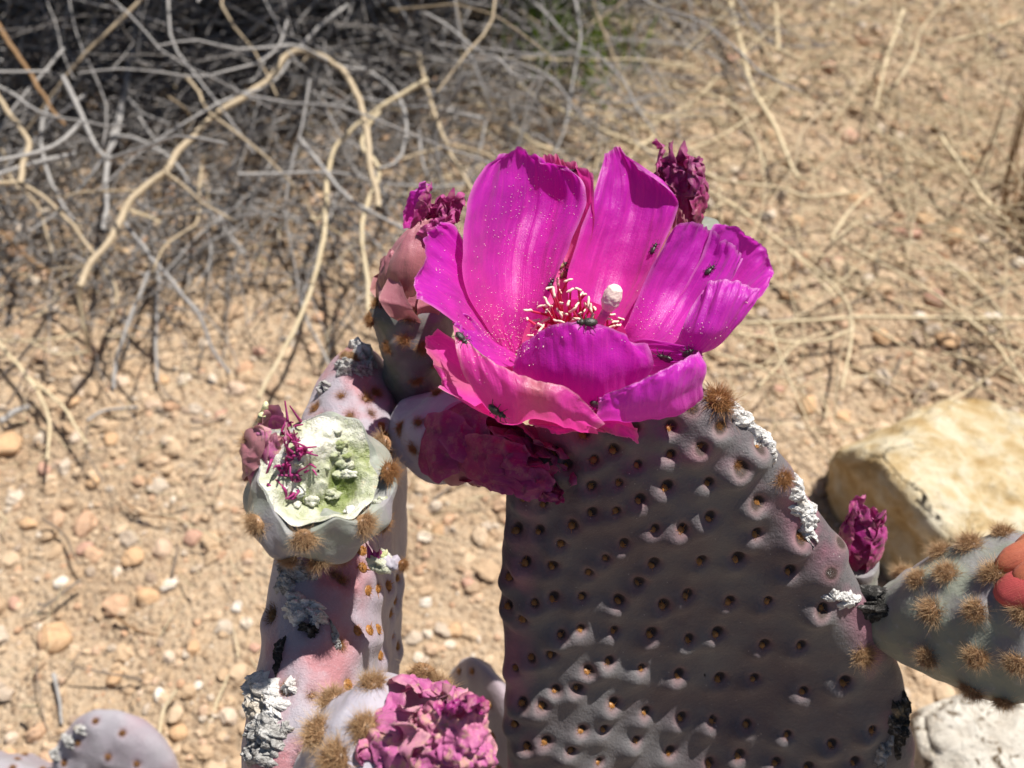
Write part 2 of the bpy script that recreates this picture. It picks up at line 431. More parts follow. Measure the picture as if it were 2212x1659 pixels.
def m_ground():
    k = NT("sandy_ground")
    n1 = k.noise(11, 5, 0.6); n2 = k.noise(160, 6, 0.7); v = k.voro(330, 'F1', "Color"); n4 = k.noise(38, 4)
    c = k.ramp(n1, [(0.32, (0.30, 0.21, 0.14)), (0.5, (0.43, 0.32, 0.22)), (0.68, (0.52, 0.40, 0.285))])
    c = k.mix(0.28, c, k.ramp(k.noise(520, 4, 0.8), [(0.35, (0.16, 0.10, 0.06)), (0.5, (0.45, 0.33, 0.2)), (0.66, (0.70, 0.60, 0.46))]))
    sep = k.n("ShaderNodeSeparateColor"); k.l(v, sep.inputs[0])
    c = k.mix(k.gray(sep.outputs[0], 0.6, 1.0, 0, 0.5), c, (0.52, 0.36, 0.22))
    c = k.mix(k.gray(sep.outputs[1], 0.75, 1.0, 0, 0.6), c, (0.24, 0.16, 0.10))
    c = k.mix(k.math('MULTIPLY', k.attr("litter"), k.gray(n4, 0.3, 0.6, 0.5, 1.0)), c, (0.085, 0.065, 0.05))  # litter mask darkens the ground, painting in shade under the shrub
    h = k.math('ADD', k.math('MULTIPLY', n2, 1.0), k.gray(k.voro(330), 0.0, 0.6, 0.5, 0.0))
    return k.done(k.pbsdf(c, 0.92, 0.15, k.bump(h, 0.0035, 1.0)))
MGRND = m_ground()
def m_pebble(name, stops):
    k = NT(name)
    r = k.island()
    c = k.ramp(r, stops, 'LINEAR')
    c = k.mix(k.gray(k.noise(420, 5, 0.7), 0.4, 0.7, 0, 0.5), c, (0.27, 0.18, 0.11))
    c = k.mix(k.gray(k.noise(800, 4, 0.7), 0.62, 0.72, 0, 0.6), c, (0.70, 0.64, 0.55))
    return k.done(k.pbsdf(c, 0.85, 0.2, k.bump(k.noise(900, 4), 0.0008, 0.8)))
MPEB = m_pebble("gravel", [(0.0, (0.36, 0.25, 0.16)), (0.25, (0.50, 0.36, 0.23)), (0.5, (0.55, 0.42, 0.29)), (0.7, (0.48, 0.29, 0.18)), (0.85, (0.60, 0.52, 0.42)), (1.0, (0.30, 0.22, 0.16))])
MSTO = m_pebble("orange_stone", [(0.0, (0.50, 0.31, 0.175)), (1.0, (0.54, 0.35, 0.20))])
MSTW = m_pebble("white_stone", [(0.0, (0.62, 0.56, 0.47)), (1.0, (0.66, 0.60, 0.52))])
MSTP = m_pebble("pink_stone", [(0.0, (0.50, 0.31, 0.23)), (1.0, (0.46, 0.27, 0.20))])
def m_rock(name, stops, holes):
    k = NT(name)
    n1 = k.noise(62, 6, 0.68, dist=0.4); n2 = k.noise(260, 6, 0.7)
    c = k.ramp(k.gray(n1, 0.28, 0.72, 0.2, 0.85), stops)
    c = k.mix(k.gray(n2, 0.55, 0.75, 0, 0.6), c, stops[-1][1])
    c = k.mix(k.gray(n2, 0.42, 0.30, 0, 0.6), c, (0.32, 0.19, 0.08))
    if holes: c = k.mix(k.math('MULTIPLY', k.gray(k.noise(230, 3, 0.6, dist=1.0), 0.56, 0.62), k.gray(k.noise(60, 2), 0.4, 0.5)), c, (0.15, 0.11, 0.07))
    h = k.math('ADD', k.math('MULTIPLY', n1, 2.0), n2)
    return k.done(k.pbsdf(c, 0.9, 0.15, k.bump(h, 0.004, 0.9)))
MROCK = m_rock("tan_rock", [(0.30, (0.42, 0.28, 0.12)), (0.46, (0.56, 0.42, 0.23)), (0.6, (0.64, 0.54, 0.36)), (0.75, (0.70, 0.63, 0.48))], False)
MROCK2 = m_rock("speckled_rock", [(0.3, (0.45, 0.40, 0.33)), (0.5, (0.62, 0.57, 0.49)), (0.7, (0.70, 0.66, 0.58))], True)

# ------------------------------------------------------------------ ground
def gz(x, y):
    p = np.stack([np.asarray(x, float) * 9, np.asarray(y, float) * 9, np.zeros_like(np.asarray(x, float))], -1).reshape(-1, 3)
    q = p * 7
    return (0.007 * fbm(p, 3, 2) + 0.0016 * fbm(q, 9, 2)).reshape(np.shape(x))
def build_ground():
    fine = np.linspace(-0.75, 0.75, 300)
    far = np.array([0.85, 1.0, 1.3, 1.8, 2.6, 4, 7, 12, 25, 60.0])
    ax = np.concatenate([-far[::-1], fine, far])
    ay = ax + 0.42
    X, Y = np.meshgrid(ax, ay)
    Z = gz(X, Y)
    V = np.stack([X.ravel(), Y.ravel(), Z.ravel()], 1)
    # leaf litter under the shrub, painted dark to deepen the shrub's shade
    litter_shade = np.clip(1.0 - (((V[:, 0] + 0.22) / 0.42) ** 2 + ((V[:, 1] - 0.80) / 0.36) ** 2), 0, 1) ** 0.5
    litter_shade = np.clip(litter_shade + 0.35 * fbm(V * 14, 5, 3) * (litter_shade > 0), 0, 1)
    me = mesh_np("ground", V, grid_faces(len(ax), len(ay)), [MGRND], True, {"litter": litter_shade})
    tag(link("ground", me), kind="structure")
build_ground()

def stones_mesh(n, xr, yr, size, base, seed, sink=0.25, keep=None):
    r = np.random.default_rng(seed)
    x = r.uniform(*xr, n); y = r.uniform(*yr, n)
    if keep is not None:
        m = keep(x, y); x, y = x[m], y[m]; n = len(x)
    s = size[0] * (size[1] / size[0]) ** (r.random(n) ** 1.9)
    B, Fc = base
    V = np.repeat(B[None], n, 0)
    sc = np.stack([r.uniform(0.7, 1.3, n), r.uniform(0.7, 1.2, n), r.uniform(0.45, 0.8, n)], 1)
    V = V * (1 + (0.20 if len(B) < 20 else 0.13) * r.standard_normal((n, len(B), 1)))
    V = V * sc[:, None, :]
    a = r.uniform(0, 6.283, n); ca, sa = np.cos(a)[:, None], np.sin(a)[:, None]
    tl = r.normal(0, 0.35, n)[:, None]
    vx, vy, vz = V[..., 0], V[..., 1], V[..., 2]
    vy, vz = vy * np.cos(tl) - vz * np.sin(tl), vy * np.sin(tl) + vz * np.cos(tl)
    V = np.stack([vx * ca - vy * sa, vx * sa + vy * ca, vz], -1) * (s * 0.5)[:, None, None]
    V += np.stack([x, y, gz(x, y) + s * 0.5 * (0.6 - sink) * 0.6], 1)[:, None, :]
    Fa = (Fc[None] + (np.arange(n) * len(B))[:, None, None]).reshape(-1, 3)
    return V.reshape(-1, 3), Fa
g1 = stones_mesh(9500, (-0.5, 0.56), (0.06, 0.82), (0.0032, 0.0092), ICO2, 11)
g2 = stones_mesh(42000, (-0.55, 0.6), (0.03, 0.9), (0.0012, 0.0040), ICO1, 12)
V, Fc = join([g1, g2])
tag(link("gravel", mesh_np("gravel", V, Fc, [MPEB], False)), "loose tan gravel and coarse sand covering the ground", "gravel", kind="stuff")

def single_stone(px, py, size_px, m, label, group, seed, flat=0.6):
    r = np.random.default_rng(seed)
    p = G(px, py); D = (p - CAM) @ FW
    s = size_px * K * D * 0.5
    V = ICO3[0].copy()
    for _ in range(7):      # chop facets off a ball
        n = nrm(r.standard_normal(3)); d = r.uniform(0.55, 0.85)
        ex = np.maximum(V @ n - d, 0)[:, None]; V = V - ex * n
    V = V * (1 + 0.06 * fbm(V * 2.2, seed, 3)[:, None])
    V = V * np.array([1.0, r.uniform(0.7, 1.0), flat]) * s
    o = link("stone", mesh_np("stone", V, ICO3[1], [m]))
    o.matrix_basis = Matrix.Translation((p[0], p[1], float(gz(p[0], p[1])) + s * flat * 0.35)) @ Matrix.Rotation(r.uniform(0, 6.28), 4, 'Z')
    tag(o, ("bigger " if size_px > 52 else "small ") + label.replace("small ", "").replace("lying in the gravel", landmark(p)), "stone", group)
LO = ("small orange tan stone lying in the gravel", "orange tan stones in the gravel")
LW = ("small whitish quartz stone lying in the gravel", "whitish quartz stones in the gravel")
LP = ("small pinkish brown stone lying in the gravel", "pinkish brown stones in the gravel")
spots = [(0, 960, 90, 'O'), (120, 1370, 85, 'O'), (320, 1300, 60, 'O'), (370, 1270, 45, 'W'), (290, 1210, 55, 'O'), (420, 1160, 50, 'P'),
         (30, 1640, 55, 'O'), (130, 1255, 40, 'W'), (360, 1520, 40, 'W'), (250, 1470, 45, 'O'), (430, 1420, 38, 'O'), (60, 1130, 42, 'O'),
         (180, 1180, 40, 'P'), (400, 1600, 45, 'O'), (440, 1500, 30, 'W'), (90, 1010, 45, 'P'), (240, 950, 40, 'O'), (330, 1040, 36, 'O'),
         (1745, 880, 60, 'O'), (1820, 905, 40, 'O'), (1680, 840, 38, 'P'), (1900, 740, 50, 'O'), (2010, 660, 60, 'P'), (2040, 750, 55, 'O'),
         (1960, 500, 70, 'P'), (2060, 520, 60, 'O'), (2000, 465, 55, 'O'), (2140, 700, 50, 'W'), (1980, 700, 36, 'W'), (1840, 290, 50, 'P'),
         (1790, 150, 45, 'P'), (2180, 40, 45, 'O'), (1890, 180, 40, 'O'), (2100, 330, 48, 'O'), (950, 1150, 40, 'O'), (1010, 1270, 38, 'P'),
         (920, 1310, 34, 'W'), (980, 1370, 40, 'O'), (1040, 1180, 30, 'W'), (900, 1060, 34, 'O'), (560, 1420, 30, 'P'), (480, 900, 36, 'P'),
         (350, 820, 34, 'O'), (560, 760, 34, 'P'), (150, 860, 36, 'O'), (1700, 640, 40, 'O'), (1800, 560, 44, 'P'), (1640, 720, 36, 'P'),
         (1720, 480, 40, 'O'), (1850, 420, 42, 'O'), (1930, 1560, 40, 'O'), (2060, 1480, 34, 'O'), (1990, 1640, 40, 'P'), (1660, 300, 38, 'O'),
         (2190, 580, 45, 'W'), (1500, 250, 34, 'O'), (1580, 130, 36, 'P'), (520, 1330, 34, 'W'), (200, 1040, 34, 'O'), (30, 1300, 40, 'P')]
for i, (a, b, s, t) in enumerate(spots):
    m, (lb, gp) = {'O': (MSTO, LO), 'W': (MSTW, LW), 'P': (MSTP, LP)}[t]
    single_stone(a, b, s, m, lb, gp, 100 + i, 0.55)

def hull_rock(name, pts, mat, label, seed, amp=0.004, base_down=0.03, cat="rock"):
    bm = bmesh.new()
    pts = np.array(pts)
    allp = np.vstack([pts, np.stack([pts[:, 0], pts[:, 1], np.full(len(pts), -base_down)], 1)])
    for p in allp: bm.verts.new(p)
    r = bmesh.ops.convex_hull(bm, input=bm.verts)
    bmesh.ops.delete(bm, geom=[g for g in r["geom_interior"] if isinstance(g, bmesh.types.BMVert)], context='VERTS')
    bmesh.ops.dissolve_limit(bm, angle_limit=0.03, verts=bm.verts, edges=bm.edges)
    bmesh.ops.bevel(bm, geom=list(bm.edges), offset=0.0035, segments=2, affect='EDGES', clamp_overlap=True)
    bmesh.ops.triangulate(bm, faces=bm.faces)
    for _ in range(6):
        es = [e for e in bm.edges if e.calc_length() > 0.0035]
        if not es: break
        bmesh.ops.subdivide_edges(bm, edges=es, cuts=1)
        bmesh.ops.triangulate(bm, faces=bm.faces)
    bm.normal_update(); bm.verts.index_update()
    V = np.array([v.co[:] for v in bm.verts]); N = np.array([v.normal[:] for v in bm.verts])
    Fc = np.array([[v.index for v in f.verts] for f in bm.faces]); bm.free()
    V = V + N * (amp * fbm(V * 55, seed, 4) + amp * 0.9 * fbm(V * 14, seed + 3, 2))[:, None]
    return tag(link(name, mesh_np(name, V, Fc, [mat])), label, cat)
def R4(cx, cy, d): return P(1710.7 + .2865 * cx, 777.6 + .2865 * cy, d)
hull_rock("rock", [R4(330, 720, .405), R4(660, 715, .378), R4(1350, 240, .435), R4(1000, 350, .43), R4(1900, 450, .42), R4(2050, 1300, .375), R4(1230, 1400, .350),
                   R4(900, 950, .368), R4(980, 1600, .385), R4(240, 1000, .418), R4(260, 760, .425), R4(1750, 1500, .362)],
          MROCK, "large angular tan rock resting on the gravel beside the purple pad", 5, 0.0032)
hull_rock("rock", [P(1985, 1530, .352), P(2080, 1490, .362), P(2260, 1510, .356), P(2300, 1700, .33), P(2120, 1740, .325), P(2010, 1640, .335)],
          MROCK2, "pale rock speckled with dark holes under the green fruit", 8, 0.002)

# ------------------------------------------------------------------ tufts and areoles
def hair_mesh(name, seed, nh, R, L, cushion, mats, spread=1.0, thick=0.00006, cush_flat=0.6, nspine=0, spineL=0.0):
    r = np.random.default_rng(seed)
    parts, ht = [], []
    B, Fb = ICO2
    V = B * np.array([1, 1, cush_flat]) * cushion * (1 + 0.15 * fbm(B * 3, seed, 2)[:, None])
    parts.append((V, Fb)); ht.append(0.22 + 0.2 * fbm(B * 5, seed + 2, 2))
    for i in range(nh + nspine):
        z = r.uniform(0.0 if spread > 0.9 else 0.3, 1.0); a = r.uniform(0, 6.283)
        q = math.sqrt(max(0, 1 - z * z)) * spread
        d = nrm(np.array([q * math.cos(a), q * math.sin(a), z + 0.12]) + r.normal(0, 0.42, 3))
        o = np.array([q * math.cos(a), q * math.sin(a), z * cush_flat]) * cushion * 0.8
        sp = i >= nh
        ln = (spineL if sp else L) * r.uniform(0.35, 1.15)
        bend = r.normal(0, 0.32, 3) * ln
        pts = np.array([o, o + d * ln * 0.55 + bend * 0.25, o + d * ln + bend])
        w = thick * (1.5 if sp else 1.0) * r.uniform(0.7, 1.3)
        V, Fq = tube(pts, [w, w * 0.75, w * 0.15], 3)
        parts.append((V, quads_to_tris(Fq))); ht.append(np.repeat([0.15, 0.6, 1.0], 3))
    V, Fc = join(parts)
    return mesh_np(name, V, Fc, mats, True, {"ht": np.concatenate(ht)})
TUFT = [hair_mesh("glochid_tuft", 20 + i, 720, 1, 0.0019, 0.0018, [MHAIR], 1.0, 0.000034, 0.75) for i in range(3)]
TUFTT = [hair_mesh("glochid_tuft", 30 + i, 900, 1, 0.0020, 0.0019, [MHAIRT], 1.0, 0.000032, 0.75) for i in range(3)]
TUFTD = [hair_mesh("glochid_tuft", 40 + i, 330, 1, 0.0014, 0.0021, [MHAIRD], 1.0, 0.000045, 0.5) for i in range(2)]
PITT = [hair_mesh("areole", 50 + i, 46, 1, 0.00062, 0.00085, [MHAIRP], 0.8, 0.00005, 0.55, 2 if i % 2 else 0, 0.0014) for i in range(5)]
WOOL = [hair_mesh("areole", 60 + i, 150, 1, 0.0011, 0.0016, [MHAIRW], 1.0, 0.00008, 0.7) for i in range(2)]
def put(meshes, name, parent, hit, s=1.0, tilt=0.0, sink=0.0):
    p, n = hit
    n = nrm(n + rng.normal(0, 0.08, 3) + np.array([0, 0, tilt]))
    me = meshes[int(rng.integers(len(meshes)))]
    return link(name, me, parent, mat4(p - n * sink, n, rng.uniform(0, 6.28), s * rng.uniform(0.88, 1.14)))

# ------------------------------------------------------------------ pads
class Pad:
    def __init__(s, O, ex, ey, en, poly, T, Tb, p=3.2, dish=0.0, nphi=480, nf=120, nb=36, seed=1, wob=0.0012, tilt=None):
        s.en = en
        poly = np.asarray(poly, float)
        cl = crom(np.vstack([poly, poly[:1]]), 40 * len(poly))[:-1]
        ang = np.arctan2(cl[:, 1], cl[:, 0]); rr = np.hypot(cl[:, 0], cl[:, 1])
        o = np.argsort(ang); ang, rr = ang[o], rr[o]
        phi = np.linspace(-math.pi, math.pi, nphi, endpoint=False)
        r = np.interp(phi, np.concatenate([ang - 2 * math.pi, ang, ang + 2 * math.pi]), np.tile(rr, 3))
        for _ in range(3): r = (np.roll(r, 1) + r * 2 + np.roll(r, -1)) / 4
        tf = np.linspace(0.0, 1, nf); rf = np.sin(tf * math.pi / 2)
        tb = np.linspace(1, 0.0, nb)[1:]; rb = np.sin(tb * math.pi / 2)
        rho = np.concatenate([rf, rb])
        h = np.concatenate([T * (1 - rf ** p) ** 0.5 - dish * (1 - rf ** 2) ** 1.2, -Tb * (1 - rb ** p) ** 0.5])
        rho = np.maximum(rho, 0.004)
        X = rho[:, None] * r[None, :] * np.cos(phi)[None, :]
        Y = rho[:, None] * r[None, :] * np.sin(phi)[None, :]
        H = np.repeat(h[:, None], nphi, 1)
        if tilt is not None:
            H = H + tilt(X, Y, np.repeat(rho[:, None], nphi, 1))
        V = O + X[..., None] * ex + Y[..., None] * ey + H[..., None] * en
        s.V = V.reshape(-1, 3)
        Fq = grid_faces(nphi, len(rho), True)
        s.F = Fq
        s.N = vnormals(s.V, s.F)
        if (s.N[nphi * (nf // 3)] @ en) < 0:
            s.F = s.F[:, ::-1]; s.N = -s.N
        s.V = s.V + s.N * (wob * fbm(s.V * 60, seed, 3))[:, None]
        s.N = vnormals(s.V, s.F)
        s.rho = np.repeat(rho, nphi)
        s.pit = np.zeros(len(s.V))
        s.bvh = bvh_of(s.V, s.F)
        s.disp = np.zeros(len(s.V))
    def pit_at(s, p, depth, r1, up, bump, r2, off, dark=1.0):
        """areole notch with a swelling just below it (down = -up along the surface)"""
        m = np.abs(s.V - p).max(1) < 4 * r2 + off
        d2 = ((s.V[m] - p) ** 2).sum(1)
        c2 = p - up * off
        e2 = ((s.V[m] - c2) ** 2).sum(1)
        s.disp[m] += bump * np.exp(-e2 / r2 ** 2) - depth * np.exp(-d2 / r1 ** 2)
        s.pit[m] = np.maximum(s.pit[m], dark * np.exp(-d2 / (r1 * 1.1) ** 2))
    def build(s, name, parent, mat, label=None, rim0=0.72):
        V = s.V + s.N * s.disp[:, None]
        s.V2 = V
        rim = np.clip((s.rho - rim0) / (0.93 - rim0), 0, 1)
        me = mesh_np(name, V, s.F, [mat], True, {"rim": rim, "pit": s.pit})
        s.bvh = bvh_of(V, s.F)
        s.o = link(name, me, parent)
        if label: s.o["label"] = label
        return s.o

def scab(pad_bvh, parent, px, py, w, h, mat, rot=0.0, height=0.0012, seed=0, name="scar", thorn=0.0):
    """crusty corky patch lying on the pad around a pixel; w,h in pixels"""
    c = cast(pad_bvh, px, py)
    if c is None: return None
    p, n = c; D = (p - CAM) @ FW; sx, sy = w * K * D, h * K * D
    vd = nrm(p - CAM)
    ta = nrm(RT - n * (RT @ n)); tb = np.cross(n, ta)
    if tb @ UP > 0: tb = -tb
    ca, sa = math.cos(rot), math.sin(rot)
    ta, tb = ta * ca + tb * sa, -ta * sa + tb * ca
    nr, na = 26, 84
    V = []
    for i in range(nr):
        rr = (i + 0.001) / (nr - 1)
        for j in range(na):
            a = j / na * 6.28318
            e = 1 + 0.26 * math.sin(3 * a + seed) + 0.18 * math.sin(5 * a + seed * 2.3) + 0.12 * math.sin(11 * a + seed * 1.7) + 0.07 * math.sin(23 * a + seed)
            q = pad_bvh.find_nearest(Vector(p + ta * (rr * e * sx * math.cos(a)) + tb * (rr * e * sy * math.sin(a))))
            m = np.array(q[1]); m = m if m @ n > 0 else -m
            V.append((np.array(q[0]), m, rr))
    B = np.array([v[0] for v in V]); rr = np.array([v[2] for v in V])
    N = nrm(0.5 * np.array([v[1] for v in V]) + 0.5 * n)
    f1 = 1 - np.abs(fbm(B * 480, seed, 3)); f2 = fbm(B * 1500, seed + 4, 3)
    hh = height * (np.clip(1 - rr ** 3, 0, 1) * (0.35 + 0.75 * f1 + 0.35 * f2)) - 0.0005 * rr ** 6
    B = B + N * (hh + 0.00015)[:, None]
    o = link(name, mesh_np(name, B, grid_faces(na, nr, True), [mat]), parent)
    return o

cact = thing("beavertail_cactus", "clump of purple grey beavertail cactus pads bearing one open magenta flower", "cactus", (0.02, 0.17, 0.0))

# --- right pad (broad face towards the lens)
nR = nrm(np.array([-0.10, -0.91, 0.355]))
p0 = P(1500, 1250, 0.2); cR = nR @ p0
def onR(px, py):
    d = raydir(px, py); t = (cR - nR @ CAM) / (nR @ d); return CAM + d * t
eyR = nrm(np.array([0, 0, 1.0]) - nR * nR[2]); exR = np.cross(eyR, nR)
OR = onR(1520, 1430)
outR = [(1092, 1050), (1084, 1300), (1098, 1480), (1118, 1680), (1190, 1900), (1350, 2120), (1580, 2180), (1820, 2040), (1945, 1850), (1978, 1660),
        (1962, 1520), (1925, 1400), (1878, 1300), (1815, 1180), (1752, 1085), (1690, 985), (1618, 908), (1540, 860), (1440, 846), (1320, 862), (1200, 902), (1118, 960)]
polyR = [((onR(a, b) - OR) @ exR, (onR(a, b) - OR) @ eyR) for a, b in outR]
def tiltR(X, Y, rho):     # the pad is gently warped: lower left corner swells forward
    return 0.0078 * np.exp(-(((X + 0.040) / 0.030) ** 2 + ((Y + 0.030) / 0.040) ** 2)) - 0.0022 * np.exp(-(((X - 0.004) / 0.022) ** 2 + ((Y - 0.01) / 0.03) ** 2))
padR = Pad(OR, exR, eyR, nR, polyR, 0.0100, 0.008, 3.4, 0.0050, 560, 150, 30, 3, 0.0010, tiltR)
arR = [(350, 430), (540, 365), (460, 408), (635, 430), (770, 275), (770, 385), (895, 345), (970, 275), (1130, 355), (1050, 430), (925, 500), (755, 518),
       (560, 500), (448, 512), (645, 572), (450, 622), (550, 612), (375, 672), (238, 695), (148, 690), (325, 745), (183, 825), (290, 838), (705, 690),
       (818, 690), (580, 750), (505, 805), (440, 862), (700, 835), (640, 905), (930, 645), (1125, 580), (1120, 710), (895, 820), (1045, 810), (1255, 860),
       (1300, 720), (410, 965), (560, 978), (295, 970), (220, 990), (175, 1050), (742, 1000), (838, 960), (1010, 985), (1165, 980), (1385, 1010),
       (325, 1120), (405, 1098), (540, 1105), (692, 1118), (845, 1140), (960, 1115), (1150, 1160), (1300, 1165), (285, 1195), (210, 1210),
       (150, 1250), (437, 1268), (520, 1230), (652, 1258), (805, 1285), (970, 1300), (1110, 1297), (1310, 1350), (1480, 1315), (303, 1345), (392, 1335),
       (540, 1405), (668, 1435), (815, 1460), (940, 1470), (1080, 1485), (1245, 1525), (1425, 1565), (1590, 1510), (170, 1395), (250, 1405), (410, 1510),
       (500, 1505), (630, 1550), (770, 1600), (265, 1555), (190, 1570), (365, 1585), (1200, 1640), (930, 1645), (255, 585), (120, 880), (112, 1000),
       (620, 280), (520, 240), (420, 300), (690, 200), (300, 380), (250, 470), (180, 560), (140, 1480), (480, 1640), (1050, 1610), (1330, 1660), (1520, 1640)]
hitsR = []
for a, b in arR:
    h = cast(padR.bvh, *px4(a, b))
    if h is not None and h[1] @ nR > -0.2:
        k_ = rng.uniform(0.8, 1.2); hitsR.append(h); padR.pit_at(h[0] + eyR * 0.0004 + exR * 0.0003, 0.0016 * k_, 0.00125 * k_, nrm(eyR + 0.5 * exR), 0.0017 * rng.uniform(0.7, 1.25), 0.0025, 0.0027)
rimR = [(975, 165, 'F', 1.9), (1270, 425, 'F', 1.9), (1300, 445, 'F', 1.4), (1235, 480, 'F', 1.2), (1420, 860, 'W', 0.8), (1535, 850, 'W', 1.0), (1390, 1010, 'W', 0.7),
        (1560, 1200, 'T', 1.4), (955, 95, 'T', 1.0), (1130, 355, 'W', 0.7), (1300, 720, 'F', 0.9), (1050, 430, 'F', 0.9), (970, 270, 'F', 0.8), (1450, 690, 'T', 0.9),
        (1405, 560, 'T', 0.8), (1455, 745, 'W', 0.6), (895, 345, 'F', 0.6), (1120, 575, 'F', 0.6), (860, 195, 'F', 0.7)]
for a, b, t, s in rimR:
    h = cast(padR.bvh, *px4(a, b))
    if h is not None: padR.pit_at(h[0], 0.0004, 0.0014, eyR, 0.0014, 0.0032, 0.002)
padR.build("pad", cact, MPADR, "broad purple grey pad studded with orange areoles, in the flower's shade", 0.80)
for (p, n) in hitsR:
    q = padR.bvh.find_nearest(Vector(p))
    put(PITT, "areole", padR.o, (np.array(q[0]) - eyR * 0.0002 - exR * 0.00025, nrm(n + 0.45 * eyR)), 1.05, 0, 0.0001)
for a, b, t, s in rimR:
    h = cast(padR.bvh, *px4(a, b))
    if h is not None:
        put({'F': TUFT, 'W': WOOL, 'T': TUFTT}[t], "glochid_tuft" if t != 'W' else "areole", padR.o, h, 0.62 * s, 0.15, 0.0006)
for i, (a, b, w, hgt, m, rot, hh) in enumerate([(1090, 255, 44, 20, MSCABW, 0.5, .0013), (1175, 335, 30, 14, MSCABW, 0.8, .001), (1040, 205, 22, 16, MSCABW, 0.6, .0012), (1295, 540, 22, 36, MSCABW, -0.4, .0013),
      (1335, 620, 34, 28, MSCABW, 0.4, .0013), (1330, 690, 18, 30, MSCABW, -0.5, .001), (1440, 960, 22, 14, MSCABW, 0.2, .001), (1595, 1010, 58, 36, MSCABD, 0.1, .0045),
      (1500, 975, 28, 18, MSCABW, 0.3, .001), (1700, 1470, 24, 76, MSCABD, -0.15, .002), (1640, 1600, 16, 50, MSCABG, 0.1, .0015), (1190, 380, 20, 8, MSCABW, 0.7, .0008), (930, 70, 22, 18, MSCABW, 0.2, .001)]):
    x, y = px4(a, b)
    k_ = 1.25 if m is MSCABW else 1.0
    scab(padR.bvh, padR.o, x, y, w * k_, hgt * k_, m, rot, hh * (0.75 if m is MSCABW else 1.0), 70 + i)

# --- left pad (seen almost edge-on)
A, B_, C_ = P(775, 735, .211), P(640, 1600, .167), P(787, 1250, .245)
nL = nrm(np.cross(B_ - A, C_ - A))
if nL[0] < 0: nL = -nL
OL = P(715, 1330, .2165); OL = OL - nL * ((OL - A) @ nL)
eyL = nrm(np.array([0, 0, 1.0]) - nL * nL[2]); exL = np.cross(eyL, nL)
outL = [(775, 735, .211), (738, 870, .2015), (690, 1050, .190), (647, 1250, .1805), (636, 1450, .1725), (640, 1659, .166), (655, 1900, .165), (700, 2200, .178), (745, 2330, .202),
        (780, 2200, .235), (788, 1900, .25), (790, 1600, .257), (790, 1300, .256), (790, 1050, .249), (790, 880, .238), (787, 770, .225)]
polyL = [((P(*q) - OL) @ exL, (P(*q) - OL) @ eyL) for q in outL]
padL = Pad(OL, exL, eyL, nL, polyL, 0.0106, 0.0124, 4.5, 0.0, 520, 110, 90, 13, 0.0011)
arL = [px2(*q) for q in [(905, 330), (810, 420), (1030, 520), (740, 610), (845, 615), (880, 690), (1100, 650), (1095, 705), (1210, 540), (1240, 650), (1300, 735), (1275, 510), (1320, 800), (1345, 930)]] + \
      [px3(*q) for q in [(500, 110), (820, 130), (390, 400), (520, 500), (410, 700), (310, 880), (800, 1020), (310, 1240), (640, 970), (790, 580), (1140, 330), (1190, 320),
                         (1085, 600), (1145, 600), (1195, 600), (1235, 760), (1020, 950), (990, 690), (940, 220), (1000, 270), (1110, 80), (1290, 300), (1300, 480), (1310, 620), (1350, 700),
                         (1060, 20), (1110, 180), (1330, 400), (1350, 250), (345, 430), (430, 50)]]
hl = []
for i, (a, b) in enumerate(arL):
    h = cast(padL.bvh, a, b)
    if h is None: continue
    face = h[1] @ nL > 0.75
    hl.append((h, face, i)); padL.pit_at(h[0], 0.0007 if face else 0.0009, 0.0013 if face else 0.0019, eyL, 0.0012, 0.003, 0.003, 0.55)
padL.build("pad", cact, MPADL, "narrow grey pad seen edge on, pink blotched and crusted with white scars", 0.80)
for h, face, i in hl:
    q = padL.bvh.find_nearest(Vector(h[0])); h2 = (np.array(q[0]), h[1])
    if face: put(PITT, "areole", padL.o, (h2[0], nrm(h2[1] + 0.5 * eyL)), 1.25)
    else: put(TUFTD if i in (14, 15, 17, 23) else TUFT, "glochid_tuft", padL.o, h2, (0.95 if i in (14, 15, 17) else 0.66), 0.1, 0.0007)
for i, (q, w, hgt, m, rot, hh) in enumerate([(px3(730, 450), 60, 30, MSCABW, 0.25, .0022), (px3(830, 520), 22, 20, MSCABW, 0.5, .0016), (px3(440, 1010), 64, 52, MSCABW, 0.5, .0022), (px3(540, 1090), 40, 26, MSCABW, 0.8, .0016), (px3(480, 1260), 66, 44, MSCABG, 0.2, .0018),
      (px3(430, 1400), 60, 30, MSCABG, 0.1, .0016), (px3(650, 230), 56, 40, MSCABG, 0.1, .0018), (px3(640, 110), 44, 18, MSCABG, 0.0, .0012), (px3(578, 745), 12, 38, MSCABD, 0.05, .0013), (px3(780, 590), 24, 16, MSCABD, 0.3, .0016), (px3(940, 640), 8, 34, MSCABG, -0.3, .0009),
      (px3(650, 970), 16, 20, MSCABW, 0.2, .0016), (px3(620, 1240), 14, 16, MSCABG, 0.2, .001), (px2(1100, 330), 50, 22, MSCABG, 0.3, .0016), (px2(1165, 195), 36, 20, MSCABW, 0.5, .0016), (px2(1080, 130), 40, 14, MSCABG, -0.2, .0014), (px2(1210, 300), 24, 20, MSCABG, 0.8, .0016),
      (px2(1160, 120), 30, 16, MSCABW, 0.3, .0014), (px2(920, 470), 16, 14, MSCABG, 0.2, .0016), (px2(910, 350), 16, 12, MSCABG, 0.2, .0014), (px2(970, 220), 22, 12, MSCABW, 0.2, .0012)]):
    scab(padL.bvh, padL.o, q[0], q[1], w, hgt, m, rot, hh, 90 + i)
